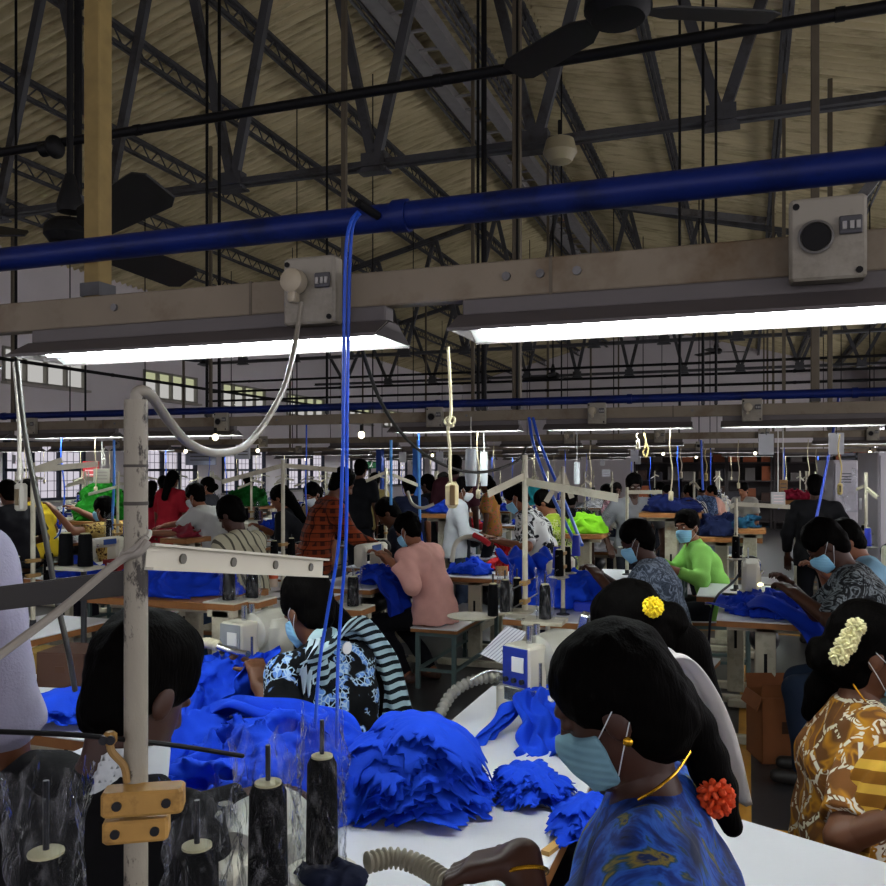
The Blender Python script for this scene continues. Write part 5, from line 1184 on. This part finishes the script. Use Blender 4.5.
TABS = [(o.location.x, o.location.y, .3, .6) for o in COL.objects if o.parent is None and o.get('category') == 'table']
# ---- coloured goods one can point to
def heapat(lb, px, py, d, r, col, seed, zb=None, name='cloth_heap', **k):
    p = PD(px, py, d); z = p.z if zb is None else zb; return heap(name, lb, (p.x, p.y, z), r, cloth(col, var=.2), seed, h=.018, fr=18, amp=.05, **k)
def stand_under(lb, px, py, d, w=.5, l=.5):
    p = PD(px, py, d); o = make_table(lb, w, l, p.z, motor=False, name='goods_table', top=wood_e); o.location = (p.x, p.y, 0)
for lb, px, py, d, r, col in (('bright green cloth heap piled high on a brown table by the left window', 102, 520, 9.7, (.30, .28, .40), '#146a14'), ('dark green cloth heap under the left window grilles', 247, 506, 12.5, (.3, .3, .26), '#0f5a1e'),
        ('navy cloth heap behind the lime green shirt', 672, 512, 7.9, (.26, .22, .13), '#0f1a48'), ('dark navy heap right of the lime green shirt', 722, 535, 7.6, (.32, .28, .16), '#0f1838'), ('lime green cloth bag between the thread stands', 585, 533, 7.7, (.17, .16, .17), '#6fb01e'),
        ('bright red and pink cloth heap by the black shirted man', 800, 500, 8.6, (.14, .14, .08), '#8a1c34'), ('royal blue cloth heap near the left window frame', 12, 516, 8.9, (.2, .2, .06), '#1440c4'), ('red and grey cloth heap before the white t-shirt', 186, 537, 6.8, (.12, .14, .07), '#7a2230'),
        ('blue cloth heap on an orange edged table left of centre', 178, 592, 5.2, (.42, .28, .12), '#0f34b0'), ('royal blue heap on the table beyond the hanging switch', 446, 513, 8.6, (.2, .2, .1), '#1638a8'), ('teal cloth heap beside the right thread stand', 750, 528, 7.2, (.12, .12, .07), '#0f3a52')):
    heapat(lb, px, py, d, r, col, hash(lb) % 97 if False else len(lb)); stand_under('table below the '+lb.split(' by ')[0].split(' behind ')[0].split(' under ')[0].split(' on ')[0].split(' between ')[0].split(' near ')[0].split(' before ')[0].split(' beyond ')[0].split(' right ')[0].split(' beside ')[0], px, py, d, r[0]*2.1, r[1]*2.3)
heap('clear_plastic_sack', 'crumpled clear plastic sack behind the lime green bag', PD(596, 528, 8.3), (.22, .2, .3), BAG, 71, 'sack', h=.02, fr=16, amp=.04)
heap('clear_plastic_sack', 'big clear plastic sack hanging between the white lockers', PD(866, 512, 8.6), (.26, .2, .42), BAG, 72, 'sack', h=.02, fr=12, amp=.04)
b = MB(); q = PD(866, 504, 8.3); b.box(q, (.12, .006, .11)); tag(b.build('sack_tag', M('#c3c3c3', .7), None, 0), 'small white label on the sack between the lockers', 'label')
# hanging teal garments, papers and rolls
sheetcloth('teal_garment', 'teal garment hanging beyond the long grey arm', [PD(535, 484, 9), PD(536, 494, 9), PD(537, 505, 9)], .25, cloth('#1f7f86'), ax=(1, .3, 0), amp=.02)
for lb, px, y0, y1, d, w in (('white paper roll hanging from the third beam', 471, 449, 486, 7.2, .10), ('thin white plastic sleeve hanging beside the white paper roll', 484, 452, 486, 7.6, .07), ('white cloth strip hanging beyond the long grey arm', 577, 462, 484, 8, .06)):
    p = PD(px, (y0+y1)/2, d); z0, z1 = PD(px, y1, d).z, PD(px, y0, d).z; o = thing('hanging_roll', lb, 'roll', p)
    b = MB(); b.lathe([(w*.42, z0-p.z), (w*.5, (z0-p.z)*.5), (w*.48, (z1-p.z)*.6), (w*.45, z1-p.z)], seg=16); b.build('roll', M('#c4cccf', .7, var=.1, scale=30), o, 50)
    b = MB(); b.cyl((0, 0, z1-p.z), (.0, 0, 2.05-p.z), .004, seg=6); b.build('string', white_m, o)
for lb, px, py, d, w, h, col in (('red notice on the wall by the left barred window', 91, 471, 15.8, .3, .36, '#b0262a'), ('grey steel box hanging at the left by the green heap', 102, 476, 9.2, .18, .16, '#6d6a60'), ('pair of pale notice boards between the left windows', 201, 457, 21, .75, .4, '#9aa0ae'), ('white panel hanging beyond the pale notice boards', 243, 452, 12, .2, .2, '#c4cad2'), ('white plate with round switches on the far wall', 606, 473, 14, .14, .12, '#b8bac0'), ('white job card by the cones at the right', 778, 499, 8.0, .13, .13, '#b4b2b0'), ('tan carton standing tall by the far tables', 783, 488, 9.3, .09, .18, '#8c6a42')):
    p = PD(px, py, d); o = thing('notice', lb, 'notice', p, YAW); b = MB(); b.box((0, 0, 0), (w, .03, h), bev=.004); b.build('board', M(col, .7), o, 0)
    b = MB()
    for k in range(3): b.box((0, -.0155, h*(.25-.22*k)), (w*.7, .002, h*.06))
    b.build('printed_mark', M('#55504c' if col[1] != 'b' or col == '#b8bac0' else '#e0c8c4', .8), o, 0)
    if d < 13:
        b = MB(); b.cyl((0, 0, h/2), (0, 0, 2.1-p.z), .005, seg=6); b.build('hanging_cord', white_m, o)
# green exit sign
p = PD(371.5, 465, 20); o = thing('exit_sign', 'small green exit sign far off on a white board', 'sign', p, YAW); b = MB(); b.box((0, 0, 0), (.22, .03, .16)); b.build('sign_board', M('#1e6b3c', .5), o, 0)
b = MB(); b.bar((-.04, -.018, -.04), (.0, -.018, .0), .02, .02); b.bar((0, -.018, 0), (.03, -.018, -.05), .02, .02); b.bar((0, -.018, 0), (.01, -.018, .04), .03, .02); b.ell((.015, -.018, .058), (.013, .006, .013), seg=8, rn=6); b.build('running_figure', white_m, o)
b = MB(); b.cyl((0, 0, .08), (0, 0, 1.2), .006, seg=6); b.build('hanging_rod', dark_pipe, o)
# blue posts, pale columns
for lb, px, Y, w, m in (('bright blue painted post near the far windows', 417, 14.5, .13, M('#2f6fd0', .5)), ('dark blue post beside the bright blue one', 380, 17, .14, M('#143a8a', .5)), ('pale grey post by the far windows', 428, 25, .18, M('#b5aeb4', .7))):
    x0 = xr(px, Y); o = thing('column', lb, 'column', (x0, Y, 0)); H = 2.05 if w < .2 else roofz(x0)-.3
    b = MB(); b.box((0, 0, H/2), (w, w, H), bev=.01); b.build('shaft', m, o, 30); b = MB(); b.box((0, 0, .05), (w*1.3, w*1.3, .1)); b.build('plinth', steel2_m, o, 0)
# white lockers at the right
def locker(lb, px0, px1, py_top, d, col='#a9a5ab'):
    a, c = PD(px0, py_top, d), PD(px1, py_top, d); w = (c-a).length; o = thing('locker', lb, 'locker', ((a.x+c.x)/2, (a.y+c.y)/2, 0), YAW); H = a.z; m = M(col, .5, var=.05, scale=4)
    b = MB(); b.box((0, .2, H/2), (w, .4, H), bev=.008); b.build('body', m, o, 0)
    b = MB(); b.box((0, -.008, H/2), (w-.03, .014, H-.06), bev=.004); dr = b.build('door', m, o, 0)
    b = MB(); b.box((w*.36, -.03, H*.55), (.018, .03, .12)); b.build('handle', chrome, dr, 0)
    b = MB()
    for k in range(4): b.box((0, -.017, H*.86+.03*k), (w*.4, .004, .01))
    b.build('vent_slot', dkmetal, dr, 0)
locker('white steel locker behind the black shirted man', 833, 858, 460, 9.2); locker('white steel locker at the right picture edge', 878, 912, 452, 8.0)
o = thing('steel_rack', 'black open rack between the two white lockers', 'rack', PZ(868, 600, 0), YAW); b = MB(); o.location = (PD(868, 470, 9.6).x, PD(868, 470, 9.6).y, 0)
for x in (-.12, .04, .16): b.box((x, 0, .9), (.03, .03, 1.8))
b.build('upright', black_m, o, 0); b = MB()
for z in (.3, .9, 1.75): b.box((.02, .15, z), (.34, .34, .025))
b.build('shelf', M('#3a3d44', .5), o, 0); b = MB(); b.box((.02, .32, .95), (.34, .01, 1.7)); b.build('back_panel', M('#6a6d78', .6), o, 0)
# dark storage racks with boxes along the far end
rb = 0
for j, (px, Y) in enumerate(((658, 24.6), (704, 24.6), (750, 24.6), (796, 24.6), (842, 24.6))):
    x0 = xr(px, Y); o = thing('storage_rack', 'dark storage rack at the far end holding brown boxes', 'rack', (x0, Y, 0), .0, group='far storage racks'); b = MB()
    for sx in (-.62, .62):
        for sy in (-.2, .2): b.box((sx, sy, 1.05), (.05, .05, 2.1))
    b.build('upright', M('#241c1c', .6), o, 0); b = MB()
    for z in (.2, .75, 1.3, 1.8): b.box((0, 0, z), (1.28, .44, .03))
    b.build('shelf', M('#2a2020', .6), o, 0); b = MB(); b.box((0, .22, 1.05), (1.28, .012, 2.1)); b.build('back_panel', M('#241d1e', .7), o, 0)
    for z in (.765, 1.315, 1.815):
        for k in range(3):
            if rg.random() < .85:
                c = rg.choice(['#6b3a22', '#3c2a24', '#8a4a2c', '#55504e', '#2c2a30']); w, h = rg.uniform(.24, .36), rg.uniform(.16, .3 if z > 1.7 else .4)
                bb = MB(); bb.box((0, 0, h/2), (w, .3, h), bev=.006); q = bb.build('storage_box', M(c, .8), None, 0, loc=(x0-.42+.42*k, Y-.03, z)); tag(q, 'box stored on the dark racks at the far end', 'box', 'boxes on the far racks')
# ---- cords, hoses and switches hanging from the beams
yel = M('#b9a66a', .5)
hose('power_cable', 'thick white power cable swooping from the socket box to the top of the white pole', [PD(*q) for q in ((302, 303, 2.14), (298, 325, 2.1), (294, 350, 2.0), (285, 385, 1.8), (268, 418, 1.6), (246, 445, 1.42), (218, 453, 1.25), (190, 444, 1.12), (168, 420, 1.02), (153, 398, .95), (144, 391, .925), (137, 393, .92), (136, 402, .92))], .0062, M('#8b867a', .45), None, 'cable')
hose('air_hose', 'left of two thin blue air hoses hanging from the thick air pipe', [PD(*q) for q in ((358, 212, 2.16), (351, 222, 2.13), (346, 250, 2.12), (344, 330, 2.12), (343, 440, 2.14), (339, 540, 2.2), (328, 610, 2.25), (320, 660, 2.25), (316, 712, 2.2), (313, 760, 2.2))], .0045, rope_blue, None, 'hose')
hose('air_hose', 'right of two thin blue air hoses hanging from the thick air pipe', [PD(*q) for q in ((360, 214, 2.17), (353, 226, 2.15), (350, 260, 2.14), (348, 350, 2.14), (347, 440, 2.16), (346, 540, 2.22), (341, 610, 2.27), (338, 660, 2.27), (337, 720, 2.2), (336, 770, 2.2))], .0045, rope_blue, None, 'hose')
b = MB(); b.cyl(PD(358, 203, 2.14), PD(378, 216, 2.2), .011); tag(b.build('air_valve', black_m), 'short black valve on the thick blue air pipe where the hoses start', 'valve')
o = thing('pendant_switch', 'cream pendant switch hanging on a knotted cord in the middle', 'switch', PD(452, 495, 2.1)); z = o.location
R = Matrix.Rotation(YAW-.2, 3, 'Z'); b = MB(); b.box((0, 0, 0), (.032, .026, .066), R=R, bev=.01); b.build('housing', M('#b6a77c', .45), o, 40)
b = MB(); b.box(R@Vector((.004, -.014, 0)), (.014, .006, .05), R=R, bev=.002); b.build('rocker', M('#6a5227', .4), o, 0)
b = MB(); b.tube([Vector(PD(*q))-z for q in ((448, 347, 2.15), (450, 380, 2.14), (451, 412, 2.13), (449, 422, 2.12), (453, 426, 2.12), (448, 428, 2.12), (450, 450, 2.11), (450, 470, 2.1), (451, 484, 2.1))], .0042, 8, 6); b.tube([Vector(PD(450, 421, 2.125))-z+Vector((.013*math.cos(a), .006*math.sin(a), .011*math.sin(a))) for a in np.linspace(0, 6.3, 14)], .0035, 8); b.build('cord', M('#b8b08e', .5), o, 60)
hose('cable', 'dark cable sagging from the near beam across the middle of the hall', [PD(*q) for q in ((350, 310, 2.4), (380, 400, 2.8), (412, 444, 3.1), (449, 467, 3.4), (484, 472, 3.6), (517, 461, 3.8), (526, 447, 3.9))], .006, M('#23231f', .5), None, 'cable')
for lb, pts, r, m in (
    ('white cord hanging at the left in front of the strip window', ((14, 362, 2.6), (19, 420, 2.6), (19, 480, 2.6)), .006, M('#a5a195', .5)),
    ('dark cable hanging down the left side past the perforated arm', ((17, 362, 2.5), (26, 440, 2.4), (44, 530, 2.3), (57, 600, 2.3), (68, 650, 2.3), (75, 690, 2.4)), .0075, M('#35342f', .5)),
    ('left of a pair of slack blue air hoses beyond the middle thread stand', ((529, 418, 6.9), (534, 446, 6.7), (552, 495, 6.2), (578, 548, 5.6)), .012, rope_blue),
    ('right of a pair of slack blue air hoses beyond the middle thread stand', ((533, 418, 6.9), (541, 446, 6.7), (566, 505, 6.2), (582, 545, 5.6)), .012, rope_blue),
    ('blue air hose slanting past the black shirted man', ((839, 392, 7.1), (836, 415, 7.1), (824, 480, 7.0), (816, 520, 6.8)), .011, M('#1a3590', .5)),
    ('light blue air hose hanging in front of the woman in navy', ((418, 440, 6.9), (419, 480, 6.9), (420, 520, 6.9)), .011, M('#4f9ae0', .5)),
    ('light blue air hose hanging above the pink shirt', ((391, 440, 7.0), (391, 470, 7.0), (391, 505, 7.0)), .012, M('#4f9ae0', .5)),
    ('blue air hose hanging by the bright green heap', ((114, 440, 8.2), (114, 480, 8.2), (112, 530, 8.2)), .012, M('#3f7fd0', .5)),
    ('blue hose hanging far off right of the middle', ((701, 440, 8.5), (702, 470, 8.5), (703, 490, 8.5)), .011, rope_blue),
    ('cream hose looping down by the woman in navy', ((408, 492, 6.5), (412, 503, 6.3), (422, 508, 6.2), (434, 504, 6.2)), .012, M('#a5a293', .5)),
    ('thin cable drooping from the right thread stand to the dark blue cloth', ((746, 560, 5.6), (735, 580, 5.5), (715, 600, 5.3), (709, 640, 5.4), (712, 690, 5.5)), .008, M('#14162a', .5))):
    hose('cable' if 'cord' in lb else 'air_hose' if 'air hose' in lb else 'cable', lb, [PD(*q) for q in pts], r, m, None, 'cord' if 'cord' in lb else 'hose' if 'hose' in lb else 'cable')
def pend(lb, px, y0, y1, d, col='#b9a66a', s=1.0):
    p = PD(px, y1, d); o = thing('pendant_switch', lb, 'switch', p); b = MB(); b.box((0, 0, 0), (.035*s, .028*s, .085*s), bev=.01); b.build('housing', M(col, .5), o, 40)
    b = MB(); b.box((0, -.016*s, 0), (.014*s, .006, .05*s)); b.build('rocker', M('#5b4f38', .5), o, 0)
    q = PD(px, y0, d); b = MB(); b.tube([(0, 0, .04*s), (.01, 0, (q.z-p.z)*.4), (-.012, 0, (q.z-p.z)*.7), (0, 0, q.z-p.z)], .0055, 6, 5); b.build('cord', M(col, .5), o, 60)
pend('cream pendant switch with a kinked yellow cord by the white lockers', 840, 434, 489, 6.2, '#c2ae68'); pend('grey white pendant switch at the left by the barred window', 21, 430, 497, 4.2, '#aaa79b', 1.6)
pend('small pendant switch under the second beam, beside a cord loop', 638, 433, 445, 7.0, '#b8b19a'); pend('far pendant switch right of the paper roll', 706, 448, 477, 9, '#b9a66a'); pend('far pendant switch near the middle racks', 681, 448, 475, 10, '#c4b9a0'); pend('pendant switch above the bright green heap', 104, 448, 462, 8.8, '#c9c6ba')
hose('cord_loop', 'yellowish cord loop beside the small pendant switch', [PD(*q) for q in ((644, 433, 7.0), (646, 444, 7.0), (643, 452, 7.0), (646, 457, 7.0), (648, 450, 7.0), (646, 443, 7.0))], .008, yel, None, 'cord')
# grey thread frames standing up between the lines
for lb, px, py, d, zt, a0, a1 in (('white thread frame before the grey shirted man', 627, 520, 6.9, 1.46, (662, 492), (627, 492)), ('cream thread stand left of the plaid shirt', 283, 540, 5.6, 1.67, (337, 470), (222, 482)), ('thread stand by the left barred window', 33, 560, 4.6, 1.64, (62, 460), (98, 464)), ('grey thread stand right of the lime shirt', 736, 560, 6.0, 1.40, (790, 507), (730, 507)), ('cream thread stand behind the head of the pink shirt', 386, 545, 7.7, 1.62, (366, 481), (420, 486)), ('grey clamp post beside the blue heap', 563, 545, 5.0, 1.62, (546, 502), (572, 498))):
    p = PD(px, py, d); o = make_stand(lb, zt=zt, arms=((1, .02),), plate_z=.98); o.location = (p.x, p.y, 0); b = MB()
    for q in (a0, a1):
        e = Vector(PD(q[0], q[1], d))-o.location; b.bar((0, 0, zt-.04), e, .006, .03)
    b.build('long_arm', cream_m, o, 0)
    for s in (-.11, .11): dup(gc, (p.x, p.y+s, .988), 0, 'black thread cone on the '+lb, 'black cones on the '+lb)
    if TAB(p.x, p.y): continue
    tt = make_table('white table under the '+lb, .5, .7, motor=False); tt.location = (p.x, p.y, 0)
# bagged cones near the pink shirt's table and by the striped shirt
for lb, px, py, d in (('bagged black cone beside the table of the man in pink', 353, 606, 5.0), ('bagged black cone before the striped shirt, left one', 229, 600, 4.6), ('bagged black cone before the striped shirt, right one', 252, 598, 4.7)):
    p = PD(px, py, d); make_cone(lb, p, h=.17, r0=.035, r1=.032, bag=True, spindle=.05, seed=px)
    tt = make_table('small cream stand under the '+lb, .2, .2, p.z, motor=False, top=cream2_m); tt.location = (p.x, p.y, 0)
p = PD(273, 552, 6.2); o = thing('drink_bottle', 'plastic bottle of orange drink with a red cap beside the striped shirt', 'bottle', (p.x, p.y, TZ)); p2 = p
b = MB(); b.lathe([(.035, 0), (.037, .02), (.034, .07), (.037, .12), (.03, .17), (.013, .21), (.013, .225)], seg=18); b.build('bottle_body', M('#c8b8a4', .15, var=.03), o, 60); b = MB(); b.lathe([(.0375, .06), (.0375, .13)], seg=18, cap=False); b.build('bottle_label', M('#c4522a', .5), o, 60); b = MB(); b.cyl((0, 0, .222), (0, 0, .242), .015); b.build('bottle_cap', M('#b01c1c', .4), o)
if not TAB(p.x, p.y): tt = make_table('table under the bottle of orange drink', .4, .5, motor=False); tt.location = (p.x, p.y, 0)

# two bare black cones on a bracket shelf at the left
q = PD(76, 566, 4.0); o = thing('cone_shelf', 'small grey shelf on a post holding two bare black cones at the left', 'shelf', (q.x, q.y, 0)); b = MB(); b.box((0, 0, q.z-.008), (.22, .14, .014)); b.build('shelf_board', M('#8b877a', .5), o, 0)
b = MB(); b.cyl((0, .05, 0), (0, .05, q.z-.015), .014); b.cyl((0, .05, 0), (0, .05, .02), .09, seg=16); b.build('shelf_post', dkmetal, o)
for dx, lb in ((-.06, 'left of two bare black cones on the small grey shelf'), (.055, 'right of two bare black cones on the small grey shelf')): make_cone(lb, (q.x+dx, q.y, q.z), h=.15, r0=.034, r1=.03, spindle=.0)
# ---- the generic line furniture
taken = []
for o in list(COL.objects):
    if o.parent is None and o.get('category') in ('table', 'bench', 'box', 'rack', 'locker', 'column'): taken.append((o.location.x, o.location.y, .72))
    if o.parent is None and o.get('category') == 'person': taken.append((o.location.x, o.location.y, .5))
hm = [heap('cloth_heap', 'x', (0, 0, 0), (.2, .25, .13), m, 60+k, h=.02, fr=20, amp=.04) for k, m in enumerate((BLUE2, cloth('#c4c4c6'), cloth('#11182e'), cloth('#a02028'), cloth('#77808a'), cloth('#0f7a26'), cloth('#161618'), cloth('#2c4f8f')))]
hlab = ['dark blue', 'white', 'near black', 'red', 'grey', 'green', 'black', 'mid blue']
used = {}
def place(proto, x, y, rz, z=0, label=None, group=None):
    if proto.name not in used: used[proto.name] = 1; proto.location = (x, y, z); proto.rotation_euler = (0, 0, rz); r = proto
    else: r = dup(proto, (x, y, z), rz)
    if label: r['label'] = label
    if group: r['group'] = group
    return r
rg = random.Random(11)
def seen(x, y):
    d = -sn*x+cs*y; r = cs*x+sn*y
    return -480 < F*r/d < 470
nst = 0
for Yr in (5.75, 7.0, 8.2, 9.5, 10.75, 11.9, 13.1, 14.3, 16.2, 17.5, 19.8, 21.2, 23.6):
    x = -12.6+.3*rg.random()
    while x < 3.6:
        xx = x+.08*rg.random(); x += 1.22 if Yr < 13 else 1.5
        if not seen(xx, Yr) or xx > WR-1.2 or (Yr > 16 and rg.random() < .25): continue
        if any(abs(xx-a) < .6 and abs(Yr-b) < (.98 if c > .6 else .55) for a, b, c in taken): continue
        nst += 1; place(gt, xx, Yr, 0)
        mz = rg.random(); place(gm if mz < .65 else go, xx-.06, Yr+.1, rg.uniform(-.1, .1), TZ)
        place(gs, xx-.2, Yr+.42, rg.uniform(-.25, .25))
        for s in (-.11, .11): place(rg.choice([gc, gc, gb, gb, gl]), xx-.2+s*rg.uniform(-.2, .2)*0, Yr+.42+s, 0, 1.008)
        k = rg.choice([0, 0, 1, 2, 3, 4, 6, 7])
        if rg.random() < .8: place(hm[k], xx+.05, Yr-.33, rg.random()*3, TZ, 'heap of %s cloth on a table in the further lines' % hlab[k], 'heaps of %s cloth in the further lines' % hlab[k])
        if rg.random() < .5 and Yr < 15: place(gn, xx+.62, Yr-.1, 0)
for p_ in [gt, gm, go, gs, gc, gb, gl, gn]+hm:
    if p_.name not in used:
        for ch in list(p_.children):
            for g2 in list(ch.children): bpy.data.objects.remove(g2)
            bpy.data.objects.remove(ch)
        bpy.data.objects.remove(p_)

# ---- small things on the further tables and hanging from the further beams
def make_bin(label, col, group):
    o = thing('parts_bin', label, 'bin', group=group); m = M(col, .5); b = MB(); w, d, h = .2, .15, .1
    b.box((0, 0, .004), (w, d, .008))
    for s_ in (-1, 1): b.box((s_*(w/2-.004), 0, h/2), (.008, d, h)); b.box((0, s_*(d/2-.004), h/2), (w, .008, h))
    b.build('bin_shell', m, o, 0); b = MB(); b.box((0, -d/2-.002, h*.6), (.07, .004, .035)); b.build('bin_label', white_m, o, 0); return o
bins = [make_bin('%s plastic bin on a table in the further lines' % n, c, '%s plastic bins in the further lines' % n) for n, c in (('white', '#bfc2c4'), ('grey', '#6f757c'), ('blue', '#1f3f9e'), ('red', '#8e1f22'))]
tabs = [o for o in COL.objects if o.parent is None and o.get('group') == 'sewing tables in the further lines']
papers = None
for k, o in enumerate(tabs):
    if rg.random() < .7:
        x, y = o.location.x, o.location.y; place(rg.choice(bins), x+.14, y+.02+rg.uniform(-.05, .05), rg.uniform(-.4, .4), TZ)
    if rg.random() < .4 and o.location.y < 13:
        x, y = o.location.x, o.location.y
        if 'bag' not in used:
            used['bag'] = make_cone('bagged grey thread cone standing on a table in the further lines', (0, 0, 0), group='bagged grey cones in the further lines', h=.17, r0=.04, r1=.036, bag=True, spindle=.04, mat=M('#2a2d36', .7), seed=77)
            used['bag'].location = (x-.19, y-.2, TZ)
        else: dup(used['bag'], (x-.19, y-.2, TZ), rg.random()*3)
pz = thing('pendant_switch', 'cream pendant switch on a straight cord under the further beams', 'switch', group='pendant switches under the further beams')
b = MB(); b.box((0, 0, 0), (.04, .03, .08), bev=.01); b.build('housing', M('#b9ae8e', .5), pz, 40); b = MB(); b.tube([(0, 0, .04), (.012, 0, .2), (-.01, 0, .4), (0, 0, .62)], .005, 6, 4); b.build('cord', M('#b9ae8e', .5), pz, 60)
bz = thing('light_bulb', 'small lit bulb hanging just under a further beam', 'light bulb', group='small bulbs under the further beams')
b = MB(); b.ell((0, 0, 0), (.03, .03, .034), seg=12, rn=8); b.build('glass', emit('#fff2d0', 2.5), bz, 60); b = MB(); b.cyl((0, 0, .03), (0, 0, .09), .014, seg=10); b.build('bulb_holder', black_m, bz, 40)
hz = thing('air_hose', 'thin blue air hose hanging from a further beam to the tables', 'hose', group='thin blue hoses in the further lines')
b = MB(); b.tube([(0, 0, 1.2), (.02, .01, .9), (-.015, 0, .5), (.03, -.02, .1), (.1, -.05, 0)], .008, 6, 5); b.build('tube', rope_blue, hz, 60); b = MB(); b.cyl((0, 0, 1.18), (0, 0, 1.25), .016, seg=8); b.build('valve', black_m, hz, 40)
wz = thing('hanging_paper', 'white paper tag clipped below a further beam', 'paper', group='paper tags below the further beams')
b = MB(); b.box((0, 0, -.1), (.11, .004, .16)); b.build('sheet', M('#b9bcc0', .8), wz, 0); b = MB(); b.cyl((0, 0, -.03), (0, 0, .03), .004, seg=6); b.build('clip', black_m, wz)
for i, Y in enumerate(rows[1:5], 1):
    x = max(WL+.8, xr(20, Y)); xe = min(WR-1.0, xr(870, Y))
    while x < xe:
        r_ = rg.random()
        if r_ < .35: place(pz, x, Y+.07, 0, ZT-.73)
        elif r_ < .5: place(bz, x, Y-.13, 0, ZT-.2)
        elif r_ < .72: place(hz, x, Y+.12, rg.random()*6, .86)
        elif r_ < .86: place(wz, x, Y-.14, rg.uniform(-.3, .3), ZT-.22)
        x += rg.uniform(.45, .95)
